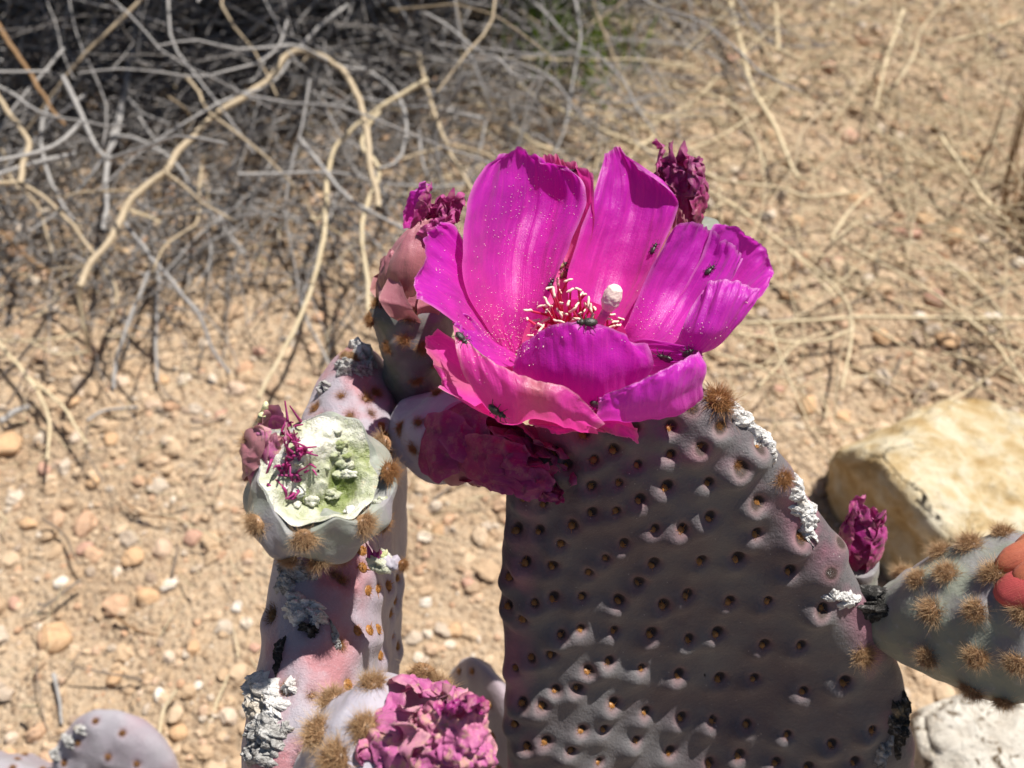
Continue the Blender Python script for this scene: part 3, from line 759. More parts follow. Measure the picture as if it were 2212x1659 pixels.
for q, s in [((1110, 250), 1.0), ((1060, 240), 0.9), ((1150, 265), 0.9), ((1000, 165), 0.7), ((960, 60), 0.0)]:
    h = cast(padL.bvh, *px2(*q))
    if h is not None and s: put(TUFTT, "glochid_tuft", padL.o, h, 0.6 * s, 0.1, 0.0005)

# --- pads below and behind
def ellipse_pad(c, ex, ey, rx, ry, T, seed, mat, label=None, n=14, areoles=26, parent=None, face_scale=1.0):
    en = np.cross(ex, ey)
    a = np.arange(n) / n * 2 * math.pi
    poly = np.stack([rx * np.cos(a) * (1 + 0.08 * np.sin(a)), ry * np.sin(a)], 1)
    pd = Pad(np.array(c), ex, ey, en, poly, T, T, 3.2, 0.0, 160, 36, 36, seed, 0.001)
    r = np.random.default_rng(seed); hs = []
    gs = 0.0105
    for iy in range(-20, 21):
        for ix in range(-20, 21):
            x = (ix + 0.5 * (iy % 2)) * gs + r.normal(0, 0.0008); y = iy * gs * 0.86 + r.normal(0, 0.0008)
            if (x / rx) ** 2 + (y / ry) ** 2 < 0.92:
                for sg in (1, -1):
                    o = np.array(c) + ex * x + ey * y + en * sg * 0.05
                    h = pd.bvh.ray_cast(Vector(o), Vector(-en * sg))
                    if h[0] is not None:
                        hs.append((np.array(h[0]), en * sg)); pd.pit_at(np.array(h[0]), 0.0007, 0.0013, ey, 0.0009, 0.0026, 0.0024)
    pd.build("pad", parent, mat, label, 0.915)
    return pd, hs
ex0 = nrm(np.array([0.95, 0.3, 0])); ey0 = np.array([0, 0, 1.0])
bot = P(720, 2250, .20)
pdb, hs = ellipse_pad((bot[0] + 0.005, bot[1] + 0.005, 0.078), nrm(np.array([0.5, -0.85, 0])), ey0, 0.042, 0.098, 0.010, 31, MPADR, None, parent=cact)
botR = onR(1580, 2150)
pdb2, hs2 = ellipse_pad((botR[0], botR[1] + 0.006, 0.030), nrm(np.array([0.98, 0.15, 0])), ey0, 0.040, 0.052, 0.010, 32, MPADR, None, parent=cact)
# lilac pad behind the gap
q = P(1078, 1640, .285)
e1 = nrm(np.array([0.55, -0.82, 0.15])); e2 = nrm(np.array([0.05, 0.1, 1.0])); e2 = nrm(e2 - e1 * (e1 @ e2))
pdc, hs3 = ellipse_pad(q + np.array([0.0, 0.0, -0.03]), e1, e2, 0.030, 0.060, 0.007, 33, MPADS, "out of focus lilac grey pad behind the broad pad", parent=cact)
for (p, n) in hs3:
    if n @ (CAM - p) > 0: put(PITT, "areole", pdc.o, (np.array(pdc.bvh.find_nearest(Vector(p))[0]), n), 1.3)
# small low cactus at the lower left
sc = thing("small_cactus", "small low lilac grey cactus pad poking out of the gravel", "cactus", G(240, 1720))
q = P(255, 1700, .335)
e1 = nrm(np.array([0.95, -0.25, 0.0])); e2 = nrm(np.array([-0.05, 0.55, 0.85])); e2 = nrm(e2 - e1 * (e1 @ e2))
pds, hs4 = ellipse_pad(q, e1, e2, 0.0235, 0.030, 0.007, 34, MPADS, None, parent=sc)
for (p, n) in hs4:
    if n @ (CAM - p) > 0: put(TUFT, "areole", pds.o, (np.array(pds.bvh.find_nearest(Vector(p))[0]), n), 0.42)
for i, (a, b, w, h) in enumerate([(150, 1600, 26, 12), (175, 1575, 18, 10), (120, 1630, 20, 14)]):
    scab(pds.bvh, pds.o, a, b, w, h, MSCABG, 0.3, 0.0016, 130 + i)
q = P(90, 1690, .345)
pds2, hs5 = ellipse_pad(q, nrm(np.array([0.9, -0.4, 0.0])), nrm(np.array([-0.3, -0.2, 0.85])), 0.018, 0.020, 0.006, 35, MPADS, None, parent=sc)
for (p, n) in hs5:
    if n @ (CAM - p) > 0: put(TUFT, "areole", pds2.o, (np.array(pds2.bvh.find_nearest(Vector(p))[0]), n), 0.42)

# ------------------------------------------------------------------ fruits (ovaries)
class Ovary:
    def __init__(s, base, tip, prof, seed, nt=70, na=110, closed=True):
        base, tip = np.array(base), np.array(tip)
        s.ax = nrm(tip - base); s.L = np.linalg.norm(tip - base); s.base = base
        s.a, s.b, _ = frame(s.ax)
        t = np.linspace(0, 1, nt)
        r = np.interp(t, [q[0] for q in prof], [q[1] for q in prof])
        for _ in range(3): r[1:-1] = (r[:-2] + 2 * r[1:-1] + r[2:]) / 4
        an = np.arange(na) / na * 2 * math.pi
        V = base + (t * s.L)[:, None, None] * s.ax + r[:, None, None] * (np.cos(an)[None, :, None] * s.a + np.sin(an)[None, :, None] * s.b)
        s.V = V.reshape(-1, 3); s.F = grid_faces(na, nt, True); s.t = np.repeat(t, na)
        s.na = na; s.sunk = 0.0
        s.N = nrm(s.V - (base + ((s.V - base) @ s.ax)[:, None] * s.ax))
        s.V = s.V + s.N * (0.0007 * fbm(s.V * 130, seed, 3))[:, None]
        s.bvh = bvh_of(s.V, s.F)
    def bump(s, p, h, r):
        d2 = ((s.V - p) ** 2).sum(1); s.V = s.V + s.N * (h * np.exp(-d2 / r ** 2))[:, None]
    def build(s, name, parent, mat, label=None):
        s.bvh = bvh_of(s.V, s.F)
        na = s.na; n0 = len(s.V)
        V = np.vstack([s.V, s.base - s.ax * 0.0002, s.base + s.ax * (s.L - s.sunk)])
        j = np.arange(na); j2 = (j + 1) % na
        cap = np.vstack([np.stack([j, np.full(na, n0), j2, j2], 1), np.stack([n0 - na + j, n0 - na + j2, np.full(na, n0 + 1), np.full(na, n0 + 1)], 1)])
        F4 = quads_to_tris(s.F); F4 = np.vstack([F4, cap[:, :3]])
        s.o = link(name, mesh_np(name, V, F4, [mat]), parent)
        if label: s.o["label"] = label
        return s.o
def spiral(ov, n, r, t0=0.15, t1=0.95, seed=0):
    rr = np.random.default_rng(seed); out = []
    for i in range(n):
        t = t0 + (t1 - t0) * (i + 0.5) / n; a = i * 2.39996 + rr.normal(0, 0.1)
        c = ov.base + ov.ax * (t * ov.L); d = ov.a * math.cos(a) + ov.b * math.sin(a)
        h = ov.bvh.ray_cast(Vector(c + d * 0.05), Vector(-d))
        if h[0] is not None: out.append((np.array(h[0]), d))
    return out
def tufted(ov, pxs, meshes, name, parent, mat, s, extra=10, label=None, seed=0, up=0.0012):
    hits = [h for h in (cast(ov.bvh, *q) for q in pxs) if h is not None]
    for h in spiral(ov, extra, 0, seed=seed):
        if (CAM - h[0]) @ h[1] < 0: hits.append(h)      # the far side, unseen here
    for h in hits: ov.bump(h[0], up, 0.0026 if up < 0.002 else 0.0034)
    ov.build(name, parent, mat, label)
    for h in hits:
        q = ov.bvh.find_nearest(Vector(h[0]))
        put(meshes, "glochid_tuft", ov.o, (np.array(q[0]), h[1]), s, 0.05, 0.0006)
    return ov

def bud(parent, base, tip, R, n, mats, seed, half=0.75, crumple=0.0016, name="petal", tmin=0.75, close=0.75, t_off=0.0, freq=330):
    """closed or withered flower: n petals wrapped round the axis, creased"""
    r = np.random.default_rng(seed)
    base, tip = np.array(base), np.array(tip)
    ax = nrm(tip - base); L = np.linalg.norm(tip - base); a, b, _ = frame(ax)
    nu, nv = 34, 44
    for k in range(n):
        phi0 = k * 2.39996 + r.normal(0, 0.2); ln = L * r.uniform(tmin, 1.05); tw = r.normal(0, 0.5)
        layer = 1 - 0.5 * k / n
        U, Vv = np.meshgrid(np.linspace(-1, 1, nu), np.linspace(0, 1, nv))
        prof = np.interp(Vv, [0, 0.25, 0.55, 0.8, 1.0], [0.62, 0.95, 1.0, 0.85 - 0.25 * close, 0.75 - 0.55 * close])
        wid = np.interp(Vv, [0, 0.3, 0.6, 0.9, 1], [0.55, 0.9, 1.0, 0.75, 0.35])
        ph = phi0 + U * half * wid + tw * Vv
        rad = R * layer * prof * (1 + 0.12 * U ** 2)
        Q = base + (Vv * ln)[..., None] * ax + rad[..., None] * (np.cos(ph)[..., None] * a + np.sin(ph)[..., None] * b)
        Q = Q.reshape(-1, 3); vv = Vv.ravel(); uu = U.ravel()
        q = Q + k * 0.037
        am = crumple * (0.15 + 0.85 * vv)
        ridge = lambda s_: (1 - 2 * np.abs(fbm(q * freq, s_, 3)))
        off = np.stack([ridge(seed + 1), ridge(seed + 31), ridge(seed + 61)], 1) * 0.8
        off += 0.45 * np.stack([fbm(q * freq * 3, seed + 5, 2), fbm(q * freq * 3, seed + 7, 2), fbm(q * freq * 3, seed + 9, 2)], 1)
        Q = Q + off * am[:, None]
        edge = np.clip(np.maximum(np.abs(uu) ** 8, vv ** 10), 0, 1)
        me = mesh_np(name, Q, grid_faces(nu, nv), [mats[k % len(mats)]], True, {"pu": (uu + 1) / 2, "pv": vv, "pe": edge})
        link(name, me, parent)

# chewed fruit on the narrow pad
CFb, CFt = P(665, 1122, .1815), P(688, 1015, .1620)
cf = Ovary(CFb, CFt, [(0, 0.0046), (0.15, 0.0074), (0.4, 0.0102), (0.62, 0.0111), (0.82, 0.0109), (0.93, 0.0103), (1.0, 0.0096)], 41, 80, 150)
cf.sunk = 0.012
def CUT(a): return 0.0013 * np.sin(2 * a + 0.4) + 0.0008 * np.sin(3 * a + 1) + 0.0005 * np.sin(5 * a) + 0.00035 * np.sin(9 * a + 2) + 0.00012 * np.sin(17 * a)
ring = np.arange(len(cf.V)); an = np.arctan2((cf.V - CFb) @ cf.b, (cf.V - CFb) @ cf.a)
rim_cut = CUT(an)
cf.V = cf.V + cf.ax * (rim_cut * np.clip((cf.t - 0.70) / 0.30, 0, 1))[:, None]
def WOB(a): return 0.035 * np.sin(4 * a + 0.7) + 0.03 * np.sin(7 * a + 2) + 0.02 * np.sin(13 * a)
cf.V = cf.V + cf.N * (0.0097 * WOB(an) * np.clip(cf.t * 1.6, 0, 1))[:, None]
cf.bvh = bvh_of(cf.V, cf.F)
tufted(cf, [px2(*q) for q in [(300, 760), (240, 980), (210, 1100), (320, 1100), (280, 1290), (370, 1400), (500, 1400), (630, 1540), (760, 1480), (915, 1550), (1150, 1410), (1270, 1340), (1180, 1200), (1300, 1120), (1240, 940), (1210, 780), (1010, 1560), (430, 1480), (270, 860)]],
       TUFT + TUFTT, "fruit", cact, MFRC, 0.78, 8, "chewed open pale green fruit with raw white flesh", 5, 0.0024)
# raw flesh bowl
nt, na = 46, 110
an = np.arange(na) / na * 2 * math.pi; rr = np.linspace(1.0, 0.02, nt)
RC = 0.0097
top = CFt - cf.ax * 0.0002
V = top + np.zeros((nt, 1, 1)) + (rr[:, None] * RC * (1 + WOB(an)[None, :]))[:, :, None] * (np.cos(an)[None, :, None] * cf.a + np.sin(an)[None, :, None] * cf.b)
V = V.reshape(-1, 3); rfl = np.repeat(rr, na); anf = np.tile(an, nt)
def hump(px, py, r_): return np.exp(-((V - P(px, py, .1620)) ** 2).sum(1) / r_ ** 2)
inn = 1 - rfl ** 5
hgt = CUT(anf) * rfl ** 3 + (1 - rfl ** 3) * (-0.0016 + 0.0052 * hump(690, 950, .0046) + 0.0030 * hump(640, 985, .003) - 0.0048 * hump(730, 1080, .0048) - 0.0035 * hump(650, 1100, .003) - 0.0025 * hump(752, 1000, .0022) + 0.0022 * hump(785, 960, .003))
fine = 0.0016 * fbm(V * 230, 44, 3) + 0.0005 * (1 - 2 * np.abs(fbm(V * 420, 46, 2)))
V = V + cf.ax * (hgt + fine * inn)[:, None]
flw = np.clip((hgt + fine + 0.005) / 0.009, 0, 1)
link("flesh", mesh_np("flesh", V, grid_faces(na, nt, True), [MFLESH], True, {"fl": flw}), cf.o)["label"] = "raw pale green and white flesh"
cfb = bvh_of(V, grid_faces(na, nt, True))
r = np.random.default_rng(91)
for i in range(60):                     # curled remains of stamens
    cx, cy = r.normal(700, 75), r.normal(980, 110)
    if i > 46: cx, cy = r.uniform(620, 700), r.uniform(640, 820)
    h = cast(cfb, *px2(cx, cy)) or cast(cf.bvh, *px2(cx, cy))
    if h is None: continue
    d = nrm(cf.ax + r.normal(0, 0.7, 3)); e = nrm(r.normal(0, 1, 3))
    ln = r.uniform(0.0014, 0.0038)
    t = np.linspace(0, 1, 9)[:, None]
    pts = h[0] - cf.ax * 0.0004 + d * ln * t + e * ln * 0.55 * t ** 2 + np.cross(d, e) * ln * 0.4 * np.sin(t * 4.5) * t
    V, Fq = tube(pts, np.linspace(0.00032, 0.00012, 9), 6)
    link("stamen_remains", mesh_np("stamen_remains", V, Fq, [MREM]), cf.o)
for i in range(26):                     # lumps of pulp
    cx, cy = r.uniform(620, 1180), r.uniform(760, 1330)
    h = cast(cfb, *px2(cx, cy))
    if h is None: continue
    V = ICO3[0] * (1 + 0.5 * fbm(ICO3[0] * 1.7, 500 + i, 3)[:, None]) * np.array([1, r.uniform(.5, 1), r.uniform(.4, .9)]) * r.uniform(0.0005, 0.0013) + h[0]
    link("pulp", mesh_np("pulp", V, ICO3[1], [MFLESH], True, {"fl": np.full(len(V), r.uniform(0.2, 0.9))}), cf.o)
# withered tepal clump at the side of the bite
bud(cf.o, P(595, 1040, .1700), P(585, 895, .1610), 0.0056, 9, [MSAL, MDRY], 77, 0.8, 0.0008, "withered_tepal", 0.7, 0.5, freq=200)
for (a, b, c, d, s) in [(490, 640, 515, 560, 0.0005), (470, 700, 480, 640, 0.0006)]:
    p = [P(*px2(a, b), .1640), P(*px2((a + c) / 2 + 8, (b + d) / 2 - 8), .1625), P(*px2(c, d), .1628)]
    h = cast(cfb, *px2(a, b))
    if h is not None: p = [h[0] - cf.ax * 0.0002, h[0] + (p[1] - p[0]) * 1.0 + cf.ax * 0.0006, h[0] + (p[2] - p[0]) + cf.ax * 0.0006]
    V, Fq = tube(crom(p, 10), s * np.array([0.8, 1, 1.1, 1, 1.1, 0.9, 1, 0.8, 0.7, 0.4]), 7)
    V = V + 0.0002 * np.stack([fbm(V * 900, 3), fbm(V * 900, 4), fbm(V * 900, 5)], 1)
    link("torn_shred", mesh_np("torn_shred", V, Fq, [MYEL]), cf.o)

# ------------------------------------------------------------------ petal patches
def patch(rows, nu=44, nv=44, seed=0, wr=0.00035, jag=0.02, edge_w=0.05, conv=None):
    """smooth surface through a grid of points; rows run from the base to the tip"""
    g = np.array(rows, float)                       # (rows, cols, 3)
    a = np.stack([crom(g[i], nu) for i in range(g.shape[0])])     # rows x nu
    s = np.stack([crom(a[:, j], nv * 3) for j in range(nu)], 1)   # (3nv) x nu
    r = np.random.default_rng(seed)
    u = np.linspace(0, 1, nu)
    q = np.stack([u * 7, np.full(nu, seed * 1.7), np.zeros(nu)], 1)
    vend = 1 - jag * (0.5 + 0.5 * fbm(q, seed, 2)) - (0.006 + jag * 0.9) * np.abs(fbm(q * 4, seed + 3, 3)) - 0.05 * np.clip(fbm(q * 1.6, seed + 6, 1) - 0.62, 0, 1) / 0.38
    v = np.linspace(0, 1, nv)
    out = np.zeros((nv, nu, 3))
    for j in range(nu):
        t = v * vend[j] * (nv * 3 - 1); i = np.minimum(t.astype(int), nv * 3 - 2); f = (t - i)[:, None]
        out[:, j] = s[i, j] * (1 - f) + s[i + 1, j] * f
    V = out.reshape(-1, 3); Fq = grid_faces(nu, nv); N = vnormals(V, Fq)
    uu = np.tile(u, nv); vv = np.repeat(v, nu)
    rim = np.clip(vv, 0, 1) ** 2
    fold = 1 - 2 * np.abs(fbm(np.stack([uu * 6 + 0.8 * vv, vv * 1.3, uu * 0 + seed], 1), seed + 41, 2))
    V = V + N * (wr * (1.1 * fbm(V * 110, seed + 11, 3) + 0.7 * fold * (0.3 + vv) + rim * 1.9 * fbm(np.stack([uu * 11, vv * 3, uu * 0 + seed], 1), seed + 21, 3)))[:, None]
    ed = np.minimum(np.minimum(uu, 1 - uu) * 1.2, 1 - vv)
    pe = np.clip(1 - ed / edge_w, 0, 1) * np.clip(vv * 3 - 0.6, 0, 1)
    return V, Fq, {"pu": uu, "pv": vv, "pe": pe}
def row(cols, ds):
    if isinstance(ds, (int, float)): ds = [ds] * len(cols)
    return [F(c[0], c[1], d) for c, d in zip(cols, ds)]
Tb = F(1080, 1190, .190)
ovm = Ovary(P(1335, 925, .1925), Tb, [(0, .0050), (.2, .0072), (.7, .0088), (1, .0080)], 55)
tufted(ovm, [], TUFT, "flower", cact, MFRG, 0.7, 12, "open magenta flower full of cream stamens", 7)
flower = ovm.o
# cup closing the throat
t = np.linspace(0, 1, 14); an = np.arange(40) / 40 * 2 * math.pi
cupax = nrm(F(1080, 900, .170) - Tb); ca, cb, _ = frame(cupax)
V = (Tb + cupax * (t ** 1.4 * 0.0085 - 0.004)[:, None, None] + (0.001 + 0.0090 * np.sqrt(t))[:, None, None] * (np.cos(an)[None, :, None] * ca + np.sin(an)[None, :, None] * cb)).reshape(-1, 3)
link("throat", mesh_np("throat", V, grid_faces(40, 14, True), [MTEP], True, {"pu": np.tile(an / 6.28, 14), "pv": np.repeat(t * 0.2, 40), "pe": np.zeros(560)}), flower)
E = [.182, .190, .194, .191, .184]
petals = [
 # back left, the largest
 ("petal", MPET, [row([(740, 1190), (770, 1180), (800, 1170), (830, 1160), (860, 1150)], .190), row([(560, 900), (670, 920), (770, 930), (870, 920), (950, 880)], [.179, .187, .190, .189, .186]),
   row([(522, 640), (650, 660), (770, 670), (910, 670), (1045, 650)], [.178, .188, .193, .192, .186]), row([(535, 420), (680, 420), (830, 420), (980, 430), (1120, 450)], [.180, .189, .195, .194, .188]),
   row([(625, 245), (720, 215), (840, 210), (980, 250), (1120, 310)], [.184, .189, .193, .193, .190]), row([(700, 180), (770, 140), (830, 135), (920, 215), (1030, 245)], [.187, .189, .191, .192, .192])], 0.012),
 ("petal", MTEP, [row([(860, 1000), (900, 990), (950, 980), (1000, 960), (1040, 940)], .196), row([(900, 620), (970, 620), (1040, 620), (1110, 620), (1165, 600)], [.198, .2, .2, .199, .196]),
   row([(880, 360), (970, 350), (1050, 350), (1120, 350), (1168, 390)], [.197, .199, .199, .197, .194]), row([(870, 200), (930, 165), (1000, 170), (1080, 215), (1145, 268)], [.195, .196, .196, .195, .193])], 0.015),
 # back centre
 ("petal", MPET, [row([(1100, 1120), (1140, 1120), (1180, 1120), (1220, 1120), (1260, 1120)], .192), row([(1040, 830), (1150, 850), (1250, 860), (1350, 860), (1420, 850)], [.191, .196, .198, .196, .191]),
   row([(1100, 600), (1220, 610), (1330, 620), (1440, 630), (1520, 640)], [.193, .198, .2, .198, .193]), row([(1160, 420), (1270, 420), (1380, 430), (1490, 450), (1585, 480)], [.195, .199, .201, .199, .195]),
   row([(1210, 270), (1290, 250), (1380, 270), (1480, 310), (1585, 390)], [.197, .199, .2, .199, .196]), row([(1250, 170), (1275, 135), (1300, 128), (1330, 190), (1420, 260)], [.198, .199, .199, .199, .198])], 0.008),
 ("petal", MSAL, [row([(1380, 980), (1410, 980), (1440, 980), (1480, 980), (1510, 980)], .197), row([(1440, 760), (1490, 760), (1540, 750), (1580, 740), (1610, 730)], .2), row([(1520, 580), (1560, 570), (1600, 560), (1630, 560), (1650, 570)], .2), row([(1570, 460), (1590, 440), (1610, 440), (1630, 470), (1640, 500)], .199)], 0.01),
 # right
 ("petal", MPET2, [row([(1280, 1150), (1310, 1160), (1340, 1170), (1370, 1180), (1400, 1190)], .189), row([(1350, 1010), (1430, 1040), (1500, 1070), (1560, 1100), (1600, 1130)], [.187, .188, .187, .184, .180]),
   row([(1440, 780), (1530, 820), (1620, 870), (1700, 940), (1750, 1000)], [.186, .190, .191, .187, .180]), row([(1530, 600), (1640, 620), (1740, 670), (1830, 740), (1870, 810)], [.185, .190, .191, .187, .181]),
   row([(1580, 535), (1690, 505), (1780, 545), (1880, 610), (1930, 690)], [.185, .189, .190, .187, .183])], 0.03),
 ("petal", MPET2, [row([(1400, 1180), (1430, 1180), (1470, 1180), (1520, 1180), (1560, 1180)], .190), row([(1560, 960), (1660, 990), (1740, 1030), (1770, 1080), (1730, 1150)], [.190, .193, .191, .185, .178]),
   row([(1690, 720), (1800, 760), (1890, 810), (1930, 880), (1890, 1000)], [.191, .194, .193, .187, .179]), row([(1760, 560), (1890, 590), (1990, 680), (2040, 790), (2000, 910)], [.190, .193, .192, .187, .181]),
   row([(1800, 522), (1930, 550), (2040, 640), (2082, 760), (2060, 850)], [.190, .192, .191, .187, .183])], 0.035),
 ("petal", MPET2, [row([(1380, 1190), (1410, 1195), (1440, 1200), (1470, 1200), (1500, 1200)], .187), row([(1560, 1130), (1600, 1160), (1650, 1185), (1700, 1180), (1740, 1165)], [.178, .175, .174, .174, .175]),
   row([(1610, 1060), (1690, 1070), (1780, 1070), (1850, 1060), (1900, 1030)], [.173, .170, .169, .170, .172]), row([(1670, 930), (1760, 910), (1850, 900), (1930, 910), (1975, 930)], [.173, .170, .169, .170, .172]),
   row([(1720, 850), (1800, 812), (1880, 805), (1960, 835), (2003, 855)], [.175, .172, .171, .172, .174])], 0.015),
 # left
 ("petal", MPET, [row([(700, 1200), (720, 1190), (740, 1180), (760, 1170), (780, 1160)], .189), row([(530, 1050), (560, 990), (590, 930), (615, 870), (630, 820)], [.173, .179, .183, .186, .187]),
   row([(410, 965), (430, 890), (450, 800), (490, 700), (530, 630)], [.166, .172, .177, .181, .184]), row([(320, 920), (310, 830), (335, 720), (390, 600), (470, 530)], [.164, .168, .173, .178, .182]),
   row([(285, 890), (273, 800), (305, 650), (345, 555), (410, 508)], [.164, .167, .171, .175, .179])], 0.02),
 # inner fold filling the cup's right side
 ("petal", MPET2, [row([(1240, 1190), (1260, 1210), (1280, 1230), (1300, 1250), (1320, 1270)], .189), row([(1380, 1105), (1390, 1150), (1400, 1190), (1410, 1230), (1420, 1280)], .181), row([(1520, 1110), (1530, 1150), (1540, 1190), (1540, 1235), (1530, 1290)], .175),
   row([(1640, 1135), (1650, 1170), (1650, 1200), (1640, 1240), (1620, 1280)], .172), row([(1725, 1150), (1728, 1170), (1722, 1195), (1705, 1225), (1680, 1260)], .172)], 0.015),
 ("petal", MPET, [row([(1180, 1150), (1210, 1150), (1240, 1150), (1270, 1150), (1300, 1160)], .194), row([(1270, 980), (1320, 985), (1370, 990), (1420, 1000), (1470, 1010)], .197), row([(1380, 800), (1430, 805), (1480, 810), (1530, 820), (1570, 830)], .200), row([(1440, 690), (1480, 690), (1520, 695), (1560, 700), (1590, 710)], .201)], 0.02),
 # inner fold filling the cup's left side
 ("petal", MPET2, [row([(820, 1230), (810, 1215), (800, 1200), (790, 1185), (780, 1170)], .189), row([(720, 1240), (700, 1200), (690, 1160), (680, 1130), (670, 1100)], [.178, .180, .182, .183, .184]),
   row([(640, 1200), (600, 1150), (580, 1100), (580, 1060), (590, 1020)], [.171, .173, .175, .177, .179]), row([(560, 1130), (520, 1080), (500, 1040), (510, 1010), (540, 980)], [.168, .170, .172, .174, .176]), row([(500, 1080), (475, 1030), (462, 1005), (480, 985), (520, 965)], [.168, .169, .171, .173, .175])], 0.02),
 # lower left, pink
 ("petal", MTEP, [row([(820, 1310), (800, 1280), (790, 1250), (780, 1220), (770, 1200)], .188), row([(760, 1490), (690, 1420), (650, 1340), (620, 1260), (600, 1180)], [.173, .174, .176, .178, .18]),
   row([(680, 1500), (580, 1430), (520, 1330), (500, 1230), (500, 1120)], [.168, .169, .171, .174, .177]), row([(520, 1415), (440, 1345), (420, 1260), (400, 1170), (440, 1080)], [.166, .167, .169, .172, .175]),
   row([(395, 1342), (412, 1290), (385, 1190), (322, 1090), (370, 1073)], [.167, .167, .168, .170, .173])], 0.02),
 # front left, folded, salmon rim
 ("petal", MTEP, [row([(820, 1280), (860, 1290), (900, 1300), (950, 1310), (1000, 1310)], .187), row([(620, 1400), (730, 1520), (880, 1500), (1040, 1530), (1180, 1560)], [.170, .168, .168, .169, .171]),
   row([(560, 1330), (710, 1440), (870, 1440), (1030, 1470), (1190, 1545)], [.165, .162, .161, .162, .165]), row([(500, 1180), (680, 1310), (860, 1360), (1020, 1410), (1200, 1530)], [.165, .161, .159, .160, .163]),
   row([(466, 1020), (630, 1190), (850, 1285), (1060, 1350), (1225, 1520)], [.168, .163, .160, .160, .163])], 0.02),
 # front centre
 ("petal", MPET, [row([(950, 1270), (1000, 1270), (1050, 1270), (1110, 1270), (1160, 1270)], .189), row([(820, 1340), (960, 1430), (1100, 1460), (1250, 1450), (1380, 1390)], [.176, .173, .172, .173, .175]),
   row([(765, 1270), (930, 1300), (1100, 1310), (1280, 1310), (1450, 1300)], [.172, .166, .164, .166, .170]), row([(765, 1220), (920, 1150), (1100, 1120), (1290, 1140), (1480, 1220)], [.171, .165, .162, .164, .168]),
   row([(800, 1150), (930, 1065), (1100, 1008), (1280, 1052), (1430, 1130)], [.172, .166, .162, .164, .168])], 0.012),
 # front right
 ("petal", MPET2, [row([(1150, 1300), (1200, 1290), (1250, 1280), (1300, 1270), (1350, 1250)], .187), row([(1170, 1490), (1320, 1505), (1460, 1495), (1590, 1465), (1680, 1410)], [.169, .168, .168, .170, .173]),
   row([(1190, 1470), (1330, 1450), (1470, 1425), (1610, 1380), (1720, 1320)], [.164, .162, .162, .164, .168]), row([(1200, 1425), (1340, 1380), (1490, 1320), (1640, 1265), (1742, 1245)], [.162, .160, .160, .162, .167]),
   row([(1200, 1392), (1330, 1340), (1500, 1262), (1640, 1190), (1700, 1155)], [.162, .160, .160, .163, .168])], 0.02),
 # drooping outer tepals at the bottom
 ("petal", MTEP, [row([(950, 1400), (1040, 1400), (1130, 1400), (1220, 1400), (1310, 1400)], .186), row([(850, 1512), (1000, 1515), (1140, 1500), (1270, 1490), (1380, 1530)], [.171, .170, .170, .171, .173]),
   row([(880, 1535), (1000, 1550), (1150, 1540), (1270, 1540), (1405, 1570)], [.169, .168, .168, .169, .172]), row([(920, 1550), (1010, 1578), (1180, 1568), (1290, 1590), (1402, 1635)], [.169, .168, .168, .169, .172])], 0.04),
]
allV, allF, off = [], [], 0
for i, (nm, m, rows, jag) in enumerate(petals):
    V, Fq, at = patch(rows, 84, 64, 200 + i, 0.00042, jag)
    link(nm, mesh_np(nm, V, Fq, [m], True, at), flower)
    allV.append(V); allF.append(Fq + off); off += len(V)
FV, FF = np.vstack(allV), np.vstack(allF)
fbvh = bvh_of(FV, FF)

# stamens
def r6(x, y): return (683.7 + .3636 * x, 724 + .3636 * y)
r = np.random.default_rng(3)
tips = [(990, 230), (850, 240), (740, 330), (800, 400), (880, 380), (900, 540), (880, 680), (1030, 365), (1140, 350), (1170, 430), (1230, 420), (1280, 515), (1310, 600), (1260, 590), (1360, 610),
        (450, 640), (640, 580), (700, 640), (760, 600), (740, 690), (740, 740), (660, 790), (600, 840), (620, 900), (480, 990), (610, 980), (860, 790), (820, 890), (950, 690), (1060, 640), (960, 870), (1000, 830),
        (1600, 700), (1650, 800), (1730, 760), (1600, 870), (430, 760), (560, 780), (540, 880), (1120, 560), (1000, 540), (700, 520), (920, 880), (1120, 760), (1200, 660), (780, 960), (1060, 780), (1330, 720), (1690, 850), (1540, 760)]
for i, (x, y) in enumerate(tips):
    cx, cy = r6(x, y)
    tip = F(cx, cy, .1765 + r.normal(0, 0.0018))
    base = Tb + ca * r.normal(0, 0.0028) + cb * r.normal(0, 0.0028) + cupax * 0.001
    mid = (base + tip) / 2 + r.normal(0, 0.0009, 3) + (base - tip) * 0.02
    pts = crom([base, mid, tip], 10)
    V1, F1 = tube(pts, np.linspace(0.00030, 0.00021, 10), 6)
    d = nrm(r.normal(0, 1, 3) * np.array([1, 0.7, 0.8])); e = nrm(r.normal(0, 1, 3)); ln = r.uniform(0.0013, 0.0024)
    t = np.linspace(-0.5, 0.5, 9)[:, None]
    ap = tip + d * ln * t + e * ln * 0.35 * (t ** 2 - 0.05) + np.cross(d, e) * ln * 0.05 * np.sin(t * 6)
    V2, F2 = tube(ap, 0.00024 * np.array([0.5, 0.9, 1.1, 1, 0.9, 1, 1.1, 0.9, 0.5]), 7)
    V2 = V2 + 0.00006 * np.stack([fbm(V2 * 2500, 3 + i), fbm(V2 * 2500, 4 + i), fbm(V2 * 2500, 5 + i)], 1)
    parts = [(V1, F1), (V2, F2)]
    V, Fq = join(parts)
    link("stamen", mesh_np("stamen", V, Fq, [MFIL, MANTH], True, None, [0] * len(F1) + [1] * len(F2)), flower)
